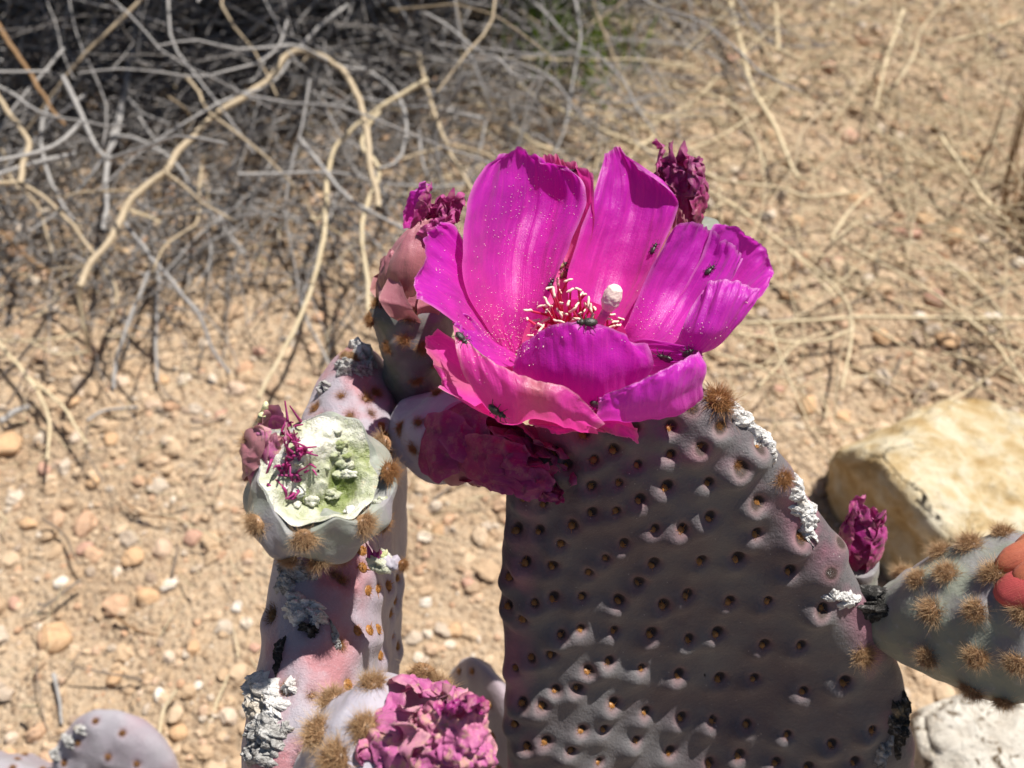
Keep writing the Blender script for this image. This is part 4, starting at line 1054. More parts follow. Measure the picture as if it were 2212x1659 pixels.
# style and stigma
s0 = Tb + cupax * 0.002 + ca * 0.001; s1 = F(*r6(1530, 650), .1745); s2 = F(*r6(1672, 285), .1725)
V, Fq = tube(crom([s0, F(*r6(1440, 800), .1765), s1 + (s2 - s1) * 0.15], 14), np.linspace(0.0009, 0.00085, 14), 12)
link("style", mesh_np("style", V, Fq, [MSTYLE]), flower)
ax = nrm(s2 - s1); a_, b_, _ = frame(ax); L = np.linalg.norm(s2 - s1)
nt, na = 40, 64; t = np.linspace(0, 1, nt); an = np.arange(na) / na * 2 * math.pi
rad = 0.00165 * np.interp(t, [0, .06, .3, .6, .85, .96, 1], [.35, .62, .98, 1.0, .80, .48, .04])
RR = rad[:, None] * (1 - 0.06 * np.abs(np.cos(an * 3.0))[None, :] ** 14)
V = (s1 + (t * L)[:, None, None] * ax + RR[..., None] * (np.cos(an)[None, :, None] * a_ + np.sin(an)[None, :, None] * b_)).reshape(-1, 3)
V = V + 0.00006 * np.stack([fbm(V * 1800, 1), fbm(V * 1800, 2), fbm(V * 1800, 3)], 1)
link("stigma", mesh_np("stigma", V, grid_faces(na, nt, True), [MSTIG]), flower)
# pollen grains
pp = []
r = np.random.default_rng(17)
for cx0, cy0, sx, sy, n in [(800, 640, 150, 230, 220), (740, 1000, 110, 90, 200), (640, 1080, 90, 80, 110), (900, 420, 140, 110, 80), (1580, 1050, 100, 60, 70), (1430, 960, 60, 60, 40), (1880, 1030, 90, 90, 30), (800, 1120, 50, 50, 50), (420, 760, 60, 110, 30)]:
    for _ in range(n):
        h = cast(fbvh, *pxF(r.normal(cx0, sx), r.normal(cy0, sy)))
        if h is None: continue
        pp.append((ICO1[0] * r.uniform(0.00003, 0.00010) + h[0] + h[1] * 0.00006, ICO1[1]))
V, Fc = join(pp)
tag(link("pollen", mesh_np("pollen", V, Fc, [MPOLL]), flower), kind="stuff")

# ------------------------------------------------------------------ withered flowers, other fruits
# left, behind: ovary with salmon tepals
oa = Ovary(P(905, 868, .214), P(888, 645, .2015), [(0, .0048), (.25, .0062), (.7, .0078), (.9, .0076), (1, .0060)], 61)
tufted(oa, [pxF(*q) for q in [(150, 905), (110, 930), (260, 1000), (220, 1100), (80, 990), (310, 1140), (275, 1290), (170, 1130), (370, 1200), (60, 850)]], TUFT, "withered_flower", cact, MFRD, 0.62, 6, "withered flower with closed salmon tepals on a green ovary", 9)
bud(oa.o, P(888, 672, .2030), P(898, 585, .1980), 0.0086, 9, [MSAL], 301, 0.42, 0.00025, "tepal", 0.8, 0.25, freq=110)
def rowp(cols, ds): return [P(c[0], c[1], d) for c, d in zip(cols, ds)]
for i_, (rw, sd) in enumerate([([rowp([(828, 640), (850, 652), (876, 656), (902, 652), (928, 640)], [.2, .197, .196, .197, .2]), rowp([(818, 600), (842, 585), (878, 575), (918, 578), (950, 590)], [.199, .194, .1925, .194, .199]), rowp([(840, 545), (862, 522), (895, 512), (930, 518), (958, 535)], [.198, .194, .1925, .194, .198]), rowp([(876, 496), (895, 480), (917, 472), (940, 478), (958, 496)], [.197, .195, .194, .195, .197])], 304),
                               ([rowp([(815, 640), (826, 648), (842, 652), (858, 648), (872, 640)], [.202, .199, .198, .198, .2]), rowp([(812, 610), (824, 602), (840, 598), (858, 600), (874, 606)], [.201, .1975, .196, .1965, .199]), rowp([(820, 578), (830, 566), (845, 558), (862, 560), (876, 570)], [.2, .197, .1955, .196, .198]), rowp([(834, 560), (842, 548), (852, 543), (862, 546), (872, 555)], [.199, .197, .196, .196, .198])], 305)]):
    V, Fq, at = patch(rw, 40, 40, sd, 0.00045, 0.02)
    link("tepal", mesh_np("tepal", V, Fq, [MSAL], True, at), oa.o)
bud(oa.o, P(880, 560, .1985), P(985, 425, .192), 0.0040, 5, [MWILT], 302, 0.8, 0.0012, "petal", 0.8, 0.4)
bud(oa.o, P(890, 500, .196), P(915, 398, .1925), 0.0024, 3, [MPET2, MWILT], 303, 1.0, 0.0009, "petal", 0.9, 0.5)
# below the open flower: drooping, dark red
ob = Ovary(P(885, 918, .212), P(990, 962, .196), [(0, .0052), (.3, .0078), (.7, .0088), (1, .0080)], 62)
tufted(ob, [pxF(*q) for q in [(380, 1520), (300, 1530), (400, 1400), (490, 1500), (370, 1610), (290, 1640), (480, 1410), (330, 1720), (420, 1700), (240, 1560)]], TUFT, "withered_flower", cact, MFRL, 0.60, 6, "withered dark red flower drooping under the open flower", 10)
bud(ob.o, P(950, 946, .2005), P(1140, 1010, .184), 0.0098, 9, [MSAL, MWILTD], 311, 0.75, 0.0010, "tepal", 0.6, 0.35, freq=170)
bud(ob.o, P(1010, 965, .192), P(1222, 1055, .180), 0.0072, 7, [MWILTD], 312, 0.8, 0.0016, "petal", 0.8, 0.4, freq=220)
bud(ob.o, P(1120, 1000, .186), P(1205, 1095, .181), 0.0030, 3, [MWILTD], 313, 0.9, 0.0012, "petal", 0.9, 0.6)
# upper right, behind the open flower
oc = Ovary(P(1490, 640, .215), P(1487, 490, .207), [(0, .0050), (.3, .0060), (1, .0062)], 63)
tufted(oc, [], TUFT, "withered_flower", cact, MFRG, 0.6, 6, "shrivelled crimson flower standing behind the open flower", 11)
bud(oc.o, P(1480, 500, .208), P(1455, 318, .203), 0.0050, 9, [MWILT, MWILTD], 321, 0.7, 0.0019, "petal", 0.7, 0.25, freq=260)
# bottom: lilac fruit with a dried flower
od = Ovary(P(690, 1760, .166), P(905, 1590, .1520), [(0, .0060), (.25, .0098), (.6, .0125), (.9, .0118), (1, .0090)], 64, 70, 130)
tufted(od, [px3(*q) for q in [(1290, 860), (1180, 970), (1390, 880), (1500, 960), (1650, 920), (940, 1080), (860, 1280), (1150, 1250), (700, 1310), (690, 1430), (970, 1450), (1240, 830), (1000, 980), (830, 1150), (1600, 960)]], TUFTT, "fruit", cact, MFRL, 1.02, 6, "lilac fruit ringed with tan tufts below a dried crumpled flower", 12)
bud(od.o, P(868, 1650, .1560), P(985, 1580, .1425), 0.0100, 10, [MDRY], 331, 0.62, 0.0019, "dried_petal", 0.62, 0.2, freq=230)
def crumpled(parent, rows, m, seed, amp, freq, name="dried_petal"):
    V, Fq, at = patch(rows, 80, 80, seed, 0.0004, 0.05, 0.06)
    N = vnormals(V, Fq)
    V = V + N * (amp * (1 - 2.2 * np.abs(fbm(V * freq, seed, 3))) + amp * 0.35 * fbm(V * freq * 3.2, seed + 2, 2))[:, None]
    link(name, mesh_np(name, V, Fq, [m], True, at), parent)
def row3(cols, ds): return [P(*px3(*c), d) for c, d in zip(cols, ds)]
crumpled(od.o, [row3([(1400, 1180), (1550, 1080), (1700, 1040), (1850, 1030), (1970, 1060)], [.1490, .1450, .1435, .1435, .1450]), row3([(1360, 1300), (1520, 1220), (1680, 1180), (1840, 1180), (1960, 1200)], [.1480, .1425, .1405, .1410, .1440]),
   row3([(1330, 1430), (1490, 1370), (1660, 1340), (1840, 1330), (2010, 1350)], [.1475, .1420, .1398, .1402, .1445]), row3([(1330, 1580), (1480, 1540), (1660, 1520), (1850, 1500), (2000, 1480)], [.1490, .1430, .1405, .1410, .1450]), row3([(1350, 1700), (1500, 1690), (1660, 1680), (1830, 1660), (1950, 1620)], [.152, .1465, .1440, .1445, .148])], MDRY, 335, 0.0010, 330)
crumpled(od.o, [row3([(1560, 1100), (1640, 1060), (1740, 1040), (1850, 1030), (1940, 1040)], [.1480, .1450, .1440, .1440, .1450]), row3([(1600, 1110), (1680, 1090), (1780, 1075), (1880, 1070), (1960, 1080)], [.1430, .1405, .1400, .1405, .1420]), row3([(1640, 1130), (1720, 1120), (1800, 1110), (1890, 1110), (1975, 1110)], [.1415, .1395, .1390, .1395, .1410])], MWILT, 336, 0.0012, 420)
crumpled(od.o, [row3([(1050, 1400), (1100, 1380), (1170, 1370), (1250, 1370), (1330, 1380)], [.1500, .1475, .1460, .1455, .1460]), row3([(1060, 1450), (1120, 1430), (1190, 1420), (1270, 1420), (1340, 1440)], [.1485, .1455, .1440, .1435, .1440]), row3([(1080, 1530), (1130, 1520), (1200, 1510), (1280, 1520), (1350, 1540)], [.149, .1465, .1450, .1445, .1450])], MDRY, 337, 0.0012, 420)
# behind the broad pad at the right
oe = Ovary(P(1838, 1300, .225), P(1850, 1215, .219), [(0, .0040), (.5, .0048), (1, .0046)], 65)
tufted(oe, [], TUFT, "withered_flower", cact, MFRG, 0.5, 5, "twisted purple withered flower behind the broad pad's edge", 13)
bud(oe.o, P(1850, 1225, .219), P(1878, 1092, .214), 0.0048, 8, [MWILT], 341, 0.9, 0.0011, "petal", 0.85, 0.1, freq=240)
# right: green fruit joined to the broad pad's rim
of_ = Ovary(P(1875, 1345, .203), P(2320, 1325, .184), [(0, .0040), (.10, .0066), (.3, .0112), (.55, .0148), (.8, .0160), (.95, .0140), (1, .0120)], 66, 90, 150)
tufted(of_, [px4(*q) for q in [(1885, 795), (1790, 900), (2005, 765), (1910, 880), (2100, 880), (1855, 1020), (2030, 1020), (2020, 1200), (1835, 1205), (2200, 1020), (2190, 1220), (2130, 720), (2010, 1330), (2140, 1370), (1770, 1330), (1960, 1390), (1720, 1240)]], TUFTT, "fruit", cact, MFRG, 0.92, 6, "green fruit dotted with tan tufts and tipped with red tepals", 14)
for i_, (px_, py_, d_, sx_, sy_) in enumerate([(2222, 1195, .1770, .0085, .0036), (2225, 1262, .1745, .0090, .0046), (2262, 1228, .1735, .0090, .0040), (2250, 1320, .1750, .0085, .0042), (2265, 1165, .181, .009, .004)]):
    ax_ = nrm(P(2330, py_ - 25, d_ - .002) - P(2222, py_, d_)); u_, w_, _ = frame(ax_)
    B_0 = ICO3[0]; tp = 1 - 0.35 * np.clip(B_0[:, 2], 0, 1)
    V = P(px_ + 40, py_, d_) + (B_0[:, 2] * sx_)[:, None] * ax_ + (B_0[:, 0] * sy_ * tp)[:, None] * u_ + (B_0[:, 1] * sy_ * 0.75 * tp)[:, None] * w_
    V = V + 0.0004 * np.stack([fbm(V * 220, 800 + i_), fbm(V * 220, 810 + i_), fbm(V * 220, 820 + i_)], 1)
    link("tepal", mesh_np("tepal", V, ICO3[1], [MRED], True, {"pu": 0.5 + 0.5 * B_0[:, 0], "pv": 0.9 * (i_ % 2) + 0.1 * B_0[:, 2] ** 2, "pe": np.zeros(len(V))}), of_.o)

# ------------------------------------------------------------------ chewed scrap on a thread
cs = thing("chewed_scrap", "torn green and purple scrap of fruit dangling on a thread", "fruit scrap", P(835, 1215, .1705))
def blob(name, parent, c, rad, m, seed, amp=0.35, stretch=(1, 1, 1)):
    V = ICO3[0] * (1 + amp * fbm(ICO3[0] * 1.8, seed, 3)[:, None]) * np.array(stretch) * rad + c
    return link(name, mesh_np(name, V, ICO3[1], [m], True, {"fl": np.full(len(V), 0.55)}), parent)
blob("torn_flesh", cs, P(822, 1215, .1705), 0.0019, MFLESH, 5, 0.5, (1.2, 1, 0.9))
blob("skin_piece", cs, P(846, 1216, .1702), 0.0017, MFRL, 6, 0.5, (1.0, 0.8, 0.8))
link("glochid_tuft", TUFT[0], cs, mat4(P(868, 1220, .1700), nrm(np.array([1, -0.4, 0.1])), 0.4, 0.52))
for i, (a, b, c, d) in enumerate([(800, 1205, 790, 1172), (808, 1203, 806, 1188), (818, 1200, 820, 1186), (828, 1200, 836, 1186), (812, 1210, 800, 1200)]):
    pts = crom([P(a, b, .1702), P((a + c) / 2 + 2, (b + d) / 2, .1698), P(c, d, .1696)], 7)
    V, Fq = tube(pts, np.linspace(0.0007, 0.00008, 7), 6)
    link("purple_shred", mesh_np("purple_shred", V, Fq, [MREM if i < 3 else MYEL]), cs)
pts2 = crom([P(822, 1215, .1695), P(818, 1180, .169), P(808, 1130, .167), P(798, 1065, .1640)], 18)
V, Fq = tube(pts2, 0.00005, 4)
link("thread", mesh_np("thread", V, Fq, [MTHRD]), cs)
# pale chip stuck to the chewed fruit's side
b1 = blob("torn_chip", cf.o, P(822, 1090, .1660), 0.0015, MFLESH, 15, 0.6, (0.9, 0.5, 1.3))

# ------------------------------------------------------------------ beetles
def beetle_parts(seed, m):
    B, Fb = ICO2
    body = B * np.array([0.00125, 0.00078, 0.00062]); body[:, 0] -= 0.0002
    body[:, 2] = np.where(body[:, 2] < 0, body[:, 2] * 0.5, body[:, 2])
    gro = np.exp(-(body[:, 1] / 0.00009) ** 2) * (body[:, 2] > 0.0002); body[:, 2] -= gro * 0.00008
    thorax = B * np.array([0.00045, 0.00060, 0.00046]) + np.array([0.00115, 0, -0.00002])
    head = B * np.array([0.00032, 0.00036, 0.00030]) + np.array([0.00168, 0, -0.0001])
    legs = []
    for sx in (-0.0002, 0.0005, 0.0011):
        for sy in (-1, 1):
            p = [np.array([sx, sy * 0.0005, -0.0001]), np.array([sx + (sx - 0.0005) * 0.6, sy * 0.00115, 0.00025]), np.array([sx + (sx - 0.0005) * 1.3, sy * 0.00165, -0.00035])]
            legs.append(tube(np.array(p), [0.00009, 0.00008, 0.00005], 5))
    ants = [tube(crom([np.array([0.0019, sy * 0.00015, 0]), np.array([0.0024, sy * 0.0005, 0.0002]), np.array([0.0029, sy * 0.0006, 0.0001])], 6), 0.00005, 4) for sy in (-1, 1)]
    return [("wing_case", mesh_np("wing_case", body, Fb, [m])), ("thorax", mesh_np("thorax", thorax, Fb, [MBEET])), ("head", mesh_np("head", head, Fb, [MBEET]))] + \
           [("leg", mesh_np("leg", V, Fq, [MBEET])) for V, Fq in legs] + [("antenna", mesh_np("antenna", V, Fq, [MBEET])) for V, Fq in ants]
BP, BPB = beetle_parts(1, MBEET), beetle_parts(2, MBEEB)
def beetle(cx, cy, rot, s, label, parts=BP, hit=None):
    s = s * 0.86
    h = hit or cast(fbvh, *pxF(cx, cy))
    if h is None: return
    p, n = h
    a, b, c = frame(n, rot, UP)
    M = Matrix(((a[0] * s, b[0] * s, c[0] * s, 0), (a[1] * s, b[1] * s, c[1] * s, 0), (a[2] * s, b[2] * s, c[2] * s, 0), (0, 0, 0, 1)))
    o = thing("beetle", label, "beetle", p + n * 0.00025 * s, "small beetles on the flower")
    o.matrix_basis = Matrix.Translation(Vector(p + n * 0.00025 * s)) @ M
    for nm, me in parts:
        c_ = bpy.data.objects.new(nm, me); COL.objects.link(c_); c_.parent = o
beetle(685, 1455, -0.7, 1.25, "black beetle with spread legs low on the flower's pink lower left petal")
beetle(1180, 1425, -0.6, 1.0, "black beetle on the folded salmon petal rim in front")
beetle(1545, 1195, 2.8, 1.15, "larger black beetle in the notch at the front right petal's rim")
beetle(1645, 1172, 0.5, 0.85, "smaller black beetle beside the front right petal's upper corner")
beetle(1150, 1020, 3.1, 1.2, "dark beetle lying on the front petal's rim below the stigma")
beetle(1010, 735, 0.5, 0.9, "grey brown beetle on the petal above the stamens", BPB)
beetle(1030, 778, 0.9, 1.0, "brown beetle perched on the topmost stamens", BPB)
beetle(1755, 762, 0.9, 0.9, "black beetle in the middle of the right hand petals")
beetle(1477, 655, 1.4, 0.9, "black beetle in the gap between the back and right petals")
beetle(528, 440, 1.5, 1.05, "black beetle on the outer left edge of the largest back petal")
beetle(505, 1095, -1.1, 1.0, "black beetle in the fold beside the left petal")
beetle(1065, 255, 0.3, 0.75, "small beetle on the tip of the largest back petal")
beetle(960, 835, 1.2, 0.9, "beetle half hidden among the stamens")

# ------------------------------------------------------------------ shrub
shrub = thing("dry_shrub", "tangled leafless grey shrub arching over the gravel", "shrub", (-0.25, 0.72, 0.0))
def b5(x, y): return (x * .5, y * .5)
def b6(x, y): return (1106 + x * .5, y * .5)
def gdepth(px, py):
    d = raydir(px, py); return min(CAMH / max(-d[2], 0.05), 1.2)
def limb(name, parent, pxs, w0, w1, m, lift0, lift1, seed, conv=b5, jit=0.0009, sides=7):
    """branch through pixels; lift = share of the way from the ground towards the lens"""
    pts = []
    for i, q in enumerate(pxs):
        x, y = conv(*q); f = i / max(1, len(pxs) - 1); l = lift0 * (1 - f) + lift1 * f
        pts.append(P(x, y, gdepth(x, y) * (1 - l)))
    n = max(10, len(pts) * 7)
    C = crom(pts, n)
    rr = np.random.default_rng(seed)
    C = C + jit * np.stack([fbm(C * 90, seed, 2), fbm(C * 90, seed + 1, 2), fbm(C * 90, seed + 2, 2)], 1)
    D = (C - CAM) @ FW
    w = np.linspace(w0, w1, n) * 0.25 * K * D * (1 + 0.16 * fbm(C * 160, seed + 5, 2))
    V, Fq = tube(C, w, sides)
    return link(name, mesh_np(name, V, Fq, [m]), parent)
B1 = limb("branch", shrub, [(340, 1240), (385, 1140), (460, 1050), (550, 900), (620, 810), (710, 730), (800, 620), (950, 490), (1080, 400), (1180, 320), (1220, 260), (1290, 225), (1400, 245), (1480, 310), (1540, 400), (1570, 500), (1600, 700), (1640, 900)], 30, 26, MTAN, .17, .22, 1)
B1["label"] = "long pale tan branch arching over the shrub"
limb("twig", B1, [(715, 735), (820, 830), (900, 890), (1030, 965)], 16, 10, MTAN, .19, .14, 2)
limb("twig", B1, [(240, 850), (430, 830), (610, 815)], 10, 13, MTAN, .16, .18, 3)
limb("twig", B1, [(385, 1140), (300, 1165), (210, 1170)], 13, 8, MTAN, .17, .14, 4)
limb("twig", B1, [(550, 905), (620, 930), (700, 960)], 12, 10, MSTRAW, .175, .16, 5)
limb("twig", B1, [(345, 1235), (350, 1350), (370, 1450), (385, 1530)], 18, 12, MSTRAW, .17, .08, 6)
B2 = limb("branch", shrub, [(450, 1000), (455, 860), (470, 650), (540, 420), (560, 260), (620, 170), (700, 60), (730, -40), (740, -200)], 20, 34, MGREY, .12, .10, 7)
limb("twig", B2, [(560, 430), (620, 490), (740, 540)], 15, 8, MGREY, .12, .12, 8)
limb("twig", B2, [(600, 500), (640, 570), (690, 640)], 12, 7, MGREY, .12, .12, 9)
B3 = limb("branch", shrub, [(1120, 1720), (1240, 1480), (1340, 1260), (1395, 1060), (1405, 850), (1430, 680), (1500, 580), (1600, 500), (1700, 430), (1850, 340)], 18, 22, MSTRAW, .06, .20, 10)
limb("twig", B3, [(1400, 960), (1460, 1010), (1560, 1045)], 8, 6, MSTRAW, .18, .12, 11)
limb("twig", B3, [(1390, 930), (1375, 950), (1350, 945)], 14, 18, MSTRAW, .18, .17, 12)
limb("branch", shrub, [(1590, 1370), (1585, 1200), (1560, 1050), (1590, 860), (1640, 730), (1570, 640), (1580, 560), (1640, 480)], 18, 20, MSTRAW, .12, .2, 13)
B5 = limb("branch", shrub, [(-80, 790), (0, 790), (90, 795), (200, 860), (300, 960), (400, 1090), (460, 1180), (500, 1260), (480, 1370)], 20, 14, MTAN, .2, .08, 14)
limb("branch", shrub, [(90, 790), (100, 700), (130, 610), (40, 500), (0, 410), (-60, 330)], 26, 20, MTAN, .2, .22, 15)
limb("branch", shrub, [(540, 960), (650, 1100), (790, 1270), (870, 1390), (920, 1500), (990, 1610)], 20, 13, MGREY, .14, .02, 16)
limb("branch", shrub, [(640, 1180), (570, 1350), (520, 1500), (490, 1680)], 18, 15, MGREY, .06, .01, 17)
limb("branch", shrub, [(-40, 60), (0, 130), (60, 220), (130, 320), (200, 430), (280, 540)], 26, 16, MBRWN, .25, .2, 18)
limb("branch", shrub, [(320, 960), (240, 820), (200, 720), (180, 560), (240, 400), (330, 260), (400, 130), (440, 0), (470, -120)], 14, 22, MGREY, .1, .14, 19)
limb("branch", shrub, [(1800, 230), (1840, 370), (1880, 500), (1940, 650), (2040, 820), (2130, 960)], 18, 22, MTAN, .12, .1, 20)
limb("branch", shrub, [(1740, 685), (1850, 650), (2000, 635), (2140, 690)], 14, 12, MTAN, .1, .1, 21)
limb("branch", shrub, [(690, 1100), (680, 1300), (680, 1659)], 15, 12, MGREY, .04, .01, 22)
limb("branch", shrub, [(980, 220), (1150, 240), (1300, 180), (1500, 240), (1680, 270)], 14, 16, MGREY, .12, .1, 23)
limb("branch", shrub, [(0, 1000), (60, 1060), (130, 1120), (220, 1180)], 16, 10, MBRWN, .08, .04, 24)
limb("branch", shrub, [(0, 640), (60, 790), (150, 870), (200, 1010), (245, 1140)], 12, 12, MTAN, .14, .05, 25)
limb("branch", shrub, [(930, 900), (990, 1020), (1060, 1090), (1080, 1200)], 12, 9, MGREY, .06, .02, 26)
limb("branch", shrub, [(900, 1000), (910, 1120), (850, 1230)], 13, 9, MGREY, .05, .02, 27)
limb("branch", shrub, [(1430, 880), (1530, 960), (1640, 1060), (1700, 1160)], 12, 9, MGREY, .1, .05, 28)
limb("branch", shrub, [(1810, 560), (1830, 700), (1880, 830)], 14, 10, MGREY, .08, .06, 29)
# many more grey twigs, each its own piece
def rand_twig(r, x, y, z, L, r0, nseg=7, droop=0.0, az=None):
    az = r.uniform(0, 6.283) if az is None else az
    d = np.array([math.cos(az), math.sin(az), r.normal(0.0, 0.35)]); d = nrm(d)
    p = np.array([x, y, z]); pts = [p]
    st = L / nseg
    for i in range(nseg):
        d = nrm(d + r.normal(0, 0.20, 3) + np.array([0, 0, -droop]))
        p = p + d * st
        g = -0.002
        if p[2] < g + 0.004: p[2] = 0.004; d[2] = abs(d[2]) * 0.3
        pts.append(p)
    pts = crom(pts, nseg * 2)
    return pts, np.linspace(r0, r0 * 0.45, len(pts))
r = np.random.default_rng(23)
def in_mass(x, y):                     # shrub footprint
    return ((x + 0.24) / 0.40) ** 2 + ((y - 0.80) / 0.42) ** 2
cnt = 0
while cnt < 255:
    x, y = r.uniform(-0.5, 0.16), r.uniform(0.38, 0.72)
    m = in_mass(x, y)
    if m > 1.0 + r.normal(0, 0.12): continue
    z = r.uniform(0.01, 0.16) * (1.1 - 0.5 * m)
    pts, rad = rand_twig(r, x, y, z, r.uniform(0.07, 0.20), r.uniform(0.0005, 0.0014), 7, 0.03, r.normal(-1.4, 1.2))
    V, Fq = tube(pts, rad, 5)
    link("twig", mesh_np("twig", V, Fq, [MGREY if r.random() < 0.78 else MTAN]), shrub)
    cnt += 1
parts = []
cnt = 0
while cnt < 6500:
    x, y = r.uniform(-0.62, 0.18), r.uniform(0.36, 0.86)
    m = in_mass(x, y)
    if m > 1.05 + r.normal(0, 0.1): continue
    hi = 0.20 * (1.05 - m * 0.75) * np.clip((y - 0.36) / 0.3, 0.2, 1.0)
    z = r.uniform(0.0, hi)
    pts, rad = rand_twig(r, x, y, z, r.uniform(0.03, 0.12), r.uniform(0.00028, 0.00075), 5, 0.02, r.normal(-1.4, 1.4))
    V, Fq = tube(pts[::1], rad, 3)
    parts.append((V, Fq)); cnt += 1
# dense crown of fine twigs above the frame, it shades the ground below
cnt = 0
while cnt < 13000:
    x, y, z = r.uniform(-0.75, 0.26), r.uniform(0.54, 1.30), r.uniform(0.10, 0.46)
    if ((x + 0.22) / 0.44) ** 2 + ((y - 0.90) / 0.36) ** 2 + ((z - 0.22) / 0.24) ** 2 > 1: continue
    pts, rad = rand_twig(r, x, y, z, r.uniform(0.05, 0.13), r.uniform(0.0009, 0.0024), 4, 0.0)
    V, Fq = tube(pts[::2], rad[::2], 3)
    parts.append((V, Fq)); cnt += 1
V, Fq = join(parts)
tag(link("fine_twigs", mesh_np("fine_twigs", V, Fq, [MMASS]), shrub), kind="stuff")

# green grass at the shrub's foot
gt = thing("grass_tuft", "small tuft of green grass growing at the shrub's foot", "grass", G(1190, 150))
for i in range(90):
    px, py = r.normal(1215, 75), r.normal(125, 45)
    p = G(px, py); p[2] = 0.0
    tipv = np.array([r.normal(0, 0.016), r.normal(-0.004, 0.014), r.uniform(0.02, 0.06)])
    C = crom([p, p + tipv * 0.5 + np.array([0, 0, 0.006]), p + tipv], 7)
    side = nrm(np.cross(tipv, [0.2, 1, 0.1])) * 0.0008 * 1.4 * np.linspace(1, 0.1, 7)[:, None]
    V = np.vstack([C - side, C + side * 0, C + side]); V[7:14, 2] -= 0.0003
    ii = np.arange(6); Fq = np.vstack([np.stack([ii, ii + 1, ii + 8, ii + 7], 1), np.stack([ii + 7, ii + 8, ii + 15, ii + 14], 1)])
    link("blade", mesh_np("blade", V, Fq, [MGRASS]), gt)

# dead stems added at the right edge to cast a shadow there
dw = thing("added_weed", "added clump of brown dead stems casting a shadow beyond the tan rock", "added dead plant", G(2262, 500))
c0 = G(2262, 500)
for i in range(70):
    b0 = np.array([c0[0] + r.normal(0, 0.016), c0[1] + r.normal(0, 0.016), 0.0])
    tv = np.array([r.normal(0.010, 0.022), r.normal(0.0, 0.022), r.uniform(0.02, 0.075)])
    C = crom([b0, b0 + tv * 0.5 + r.normal(0, 0.004, 3), b0 + tv], 10)
    V, Fq = tube(C, np.linspace(0.0011, 0.0004, 10) * r.uniform(0.5, 1.2), 5)
    link("stem", mesh_np("stem", V, Fq, [MBRWN if i % 3 else MTAN]), dw)
# ------------------------------------------------------------------ dry stalks on the gravel
SL = ("thin pale dry stalk lying across the gravel", "dry stalks scattered on the gravel")
def stalk(pxs, w0, w1, lift0, lift1, seed, conv=b6, m=MSTRAW, label=None):
    o = limb("dry_stalk", None, pxs, w0, w1, m, lift0, lift1, seed, conv, 0.0006, 6)
    x, y = conv(*pxs[len(pxs) // 2])
    tag(o, ("thick " if w0 > 17 else "thin ") + ("long " if len(pxs) > 3 else "short ") + "pale dry stalk " + landmark(G(x, y)), "stalk", SL[1])
for i, s in enumerate([
    ([(930, -40), (990, 200), (1040, 380), (1120, 520), (1200, 700), (1240, 770)], 24, 20), ([(30, 370), (200, 470), (350, 540), (520, 620), (640, 670)], 18, 18), ([(0, 550), (100, 620), (200, 660)], 18, 14),
    ([(820, 740), (950, 790), (1150, 810), (1280, 850), (1500, 830)], 14, 14), ([(830, 820), (1000, 920), (1180, 1065)], 16, 14), ([(980, 1395), (1300, 1385), (1600, 1370), (2280, 1380)], 14, 18),
    ([(980, 1440), (1200, 1475), (1350, 1470), (1480, 1420)], 14, 12), ([(1690, 40), (1620, 250), (1570, 480)], 18, 12), ([(1850, 590), (2050, 870), (2150, 960)], 20, 16), ([(1420, 1040), (1800, 1260), (2050, 1450), (2230, 1680)], 14, 14),
    ([(760, 650), (900, 590), (1060, 490)], 12, 12), ([(1180, 1060), (1450, 1320), (1430, 1680)], 12, 14), ([(1140, 20), (1150, 230)], 16, 16), ([(1400, -20), (1360, 60)], 16, 14),
    ([(500, 690), (540, 640), (560, 600)], 10, 10), ([(1380, 1030), (1470, 900), (1560, 820)], 14, 12), ([(1880, 180), (2000, 150), (2200, 80)], 14, 12), ([(1180, 1060), (1300, 1180), (1400, 1290)], 10, 10),
    ([(1530, 540), (1800, 700), (2100, 900)], 10, 10), ([(860, 900), (960, 880), (1100, 1000)], 9, 9), ([(1600, 940), (1500, 960), (1380, 1040)], 9, 9), ([(400, 420), (600, 500), (790, 500)], 12, 12)]):
    stalk(s[0], s[1], s[2], .05, .05, 400 + i)
# left side stalks
for i, s in enumerate([([(-40, 1470), (0, 1490), (80, 1580), (160, 1680)], 20, 16), ([(-20, 1470), (200, 1470), (340, 1440)], 10, 10), ([(130, 1480), (250, 1530), (380, 1520)], 10, 10)]):
    stalk(s[0], s[1], s[2], .03, .03, 440 + i, b5)
def d7(x, y): return (x * 0.4998, 829.5 + y * 0.4998)
for i, s in enumerate([([(130, -20), (230, 60), (330, 190), (380, 260)], 18, 12), ([(160, 30), (210, 160), (205, 330)], 16, 12), ([(770, 1680), (900, 1480), (950, 1340), (990, 1260)], 20, 10), ([(680, 1560), (700, 1420), (760, 1320)], 18, 16),
                       ([(100, 1390), (165, 1390)], 16, 14)]):
    stalk(s[0], s[1], s[2], .02, .04, 450 + i, d7)
for i, s in enumerate([([(230, 1250), (250, 1350), (265, 1470)], 20, 14), ([(0, 160), (60, 120), (130, 95)], 34, 20), ([(380, 155), (460, 110), (600, 100)], 14, 12), ([(520, 490), (620, 560), (780, 590)], 10, 8), ([(500, 1010), (640, 1080), (960, 1100)], 12, 9)]):
    o = limb("dead_twig", None, s[0], s[1], s[2], MGREY if i < 3 else MBRWN, .012, .012, 470 + i, d7, 0.0006, 6)
    tag(o, ("thick grey" if i == 1 else "short grey" if i < 3 else "thin brown") + " dead twig lying flat on gravel " + ("by the small low cactus" if i == 0 else "under the shrub's drooping stems" if i < 3 else "left of the chewed fruit" if i == 3 else "left of the narrow pad"), "twig", "dead twigs flat on the gravel")
r = np.random.default_rng(29)
ns = 0
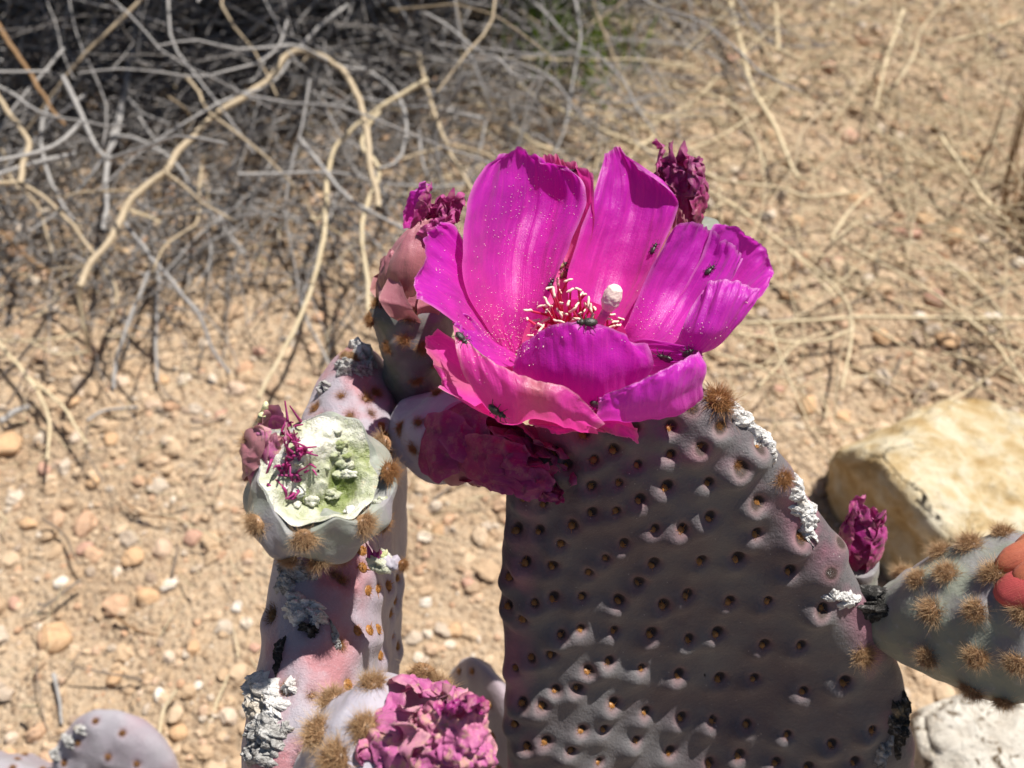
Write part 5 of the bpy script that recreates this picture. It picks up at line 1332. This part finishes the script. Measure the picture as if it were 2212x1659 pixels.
while ns < 150:
    x, y = r.uniform(0.02, 0.50), r.uniform(0.22, 0.72)
    if y < 0.30 and x < 0.2: continue
    az = r.choice([-0.6, 0.55, -1.1, 2.4]) + r.normal(0, 0.45)
    pts, rad = rand_twig(r, x, y, r.uniform(0.006, 0.03), r.uniform(0.05, 0.16), r.uniform(0.0004, 0.0009), 5, 0.04, az)
    V, Fq = tube(pts, rad, 5)
    tn = r.random() < 0.2; lg = np.linalg.norm(pts[-1] - pts[0])
    tag(link("dry_stalk", mesh_np("dry_stalk", V, Fq, [MTAN if tn else MSTRAW])), ("long " if lg > 0.095 else "short ") + ("bent " if lg < 0.8 * np.linalg.norm(np.diff(pts, axis=0), axis=1).sum() else "straight ") + ("brown tan" if tn else "straw yellow") + " dry stem " + landmark(pts[len(pts) // 2]), "stalk", SL[1]); ns += 1
ns = 0
while ns < 60:
    x, y = r.uniform(0.06, 0.36), r.uniform(0.27, 0.62)
    pts, rad = rand_twig(r, x, y, r.uniform(0.010, 0.045), r.uniform(0.10, 0.22), r.uniform(0.00035, 0.0007), 6, 0.03, r.choice([-0.6, 0.5, 2.5]) + r.normal(0, 0.3))
    V, Fq = tube(pts, rad, 5)
    tag(link("dry_stalk", mesh_np("dry_stalk", V, Fq, [MSTRAW])), "very long fine straw yellow dry stem " + landmark(pts[len(pts) // 2]), "stalk", SL[1]); ns += 1
parts = []
for i in range(4200):
    if i < 3600:
        x, y = r.uniform(-0.05, 0.6), r.uniform(0.2, 0.95)
        if r.random() > 0.35 + 0.9 * np.clip((y - 0.25) / 0.3, 0, 1): continue
    else:
        x, y = r.uniform(-0.6, 0.1), r.uniform(0.08, 0.6)
    pts, rad = rand_twig(r, x, y, r.uniform(0.004, 0.018), r.uniform(0.012, 0.09) if i < 3600 else r.uniform(0.006, 0.03), r.uniform(0.0002, 0.0005), 4, 0.05)
    V, Fq = tube(pts, rad, 3); parts.append((V, Fq))
V, Fq = join(parts)
tag(link("straw_litter", mesh_np("straw_litter", V, Fq, [MSTRAW])), "fine broken straw strewn over the gravel", "straw", kind="stuff")
parts = []
for i in range(2600):
    x, y = r.uniform(-0.5, 0.6), r.uniform(0.08, 0.9)
    if r.random() > 0.25 + 0.75 * np.clip((y - 0.2) / 0.25, 0, 1): continue
    pts, rad = rand_twig(r, x, y, r.uniform(0.003, 0.008), r.uniform(0.006, 0.035), r.uniform(0.0003, 0.0009), 4, 0.05)
    V, Fq = tube(pts, rad, 4); parts.append((V, Fq))
V, Fq = join(parts)
tag(link("twig_litter", mesh_np("twig_litter", V, Fq, [MLITT])), "small dark broken twigs and bark bits strewn over the gravel", "twig litter", kind="stuff")
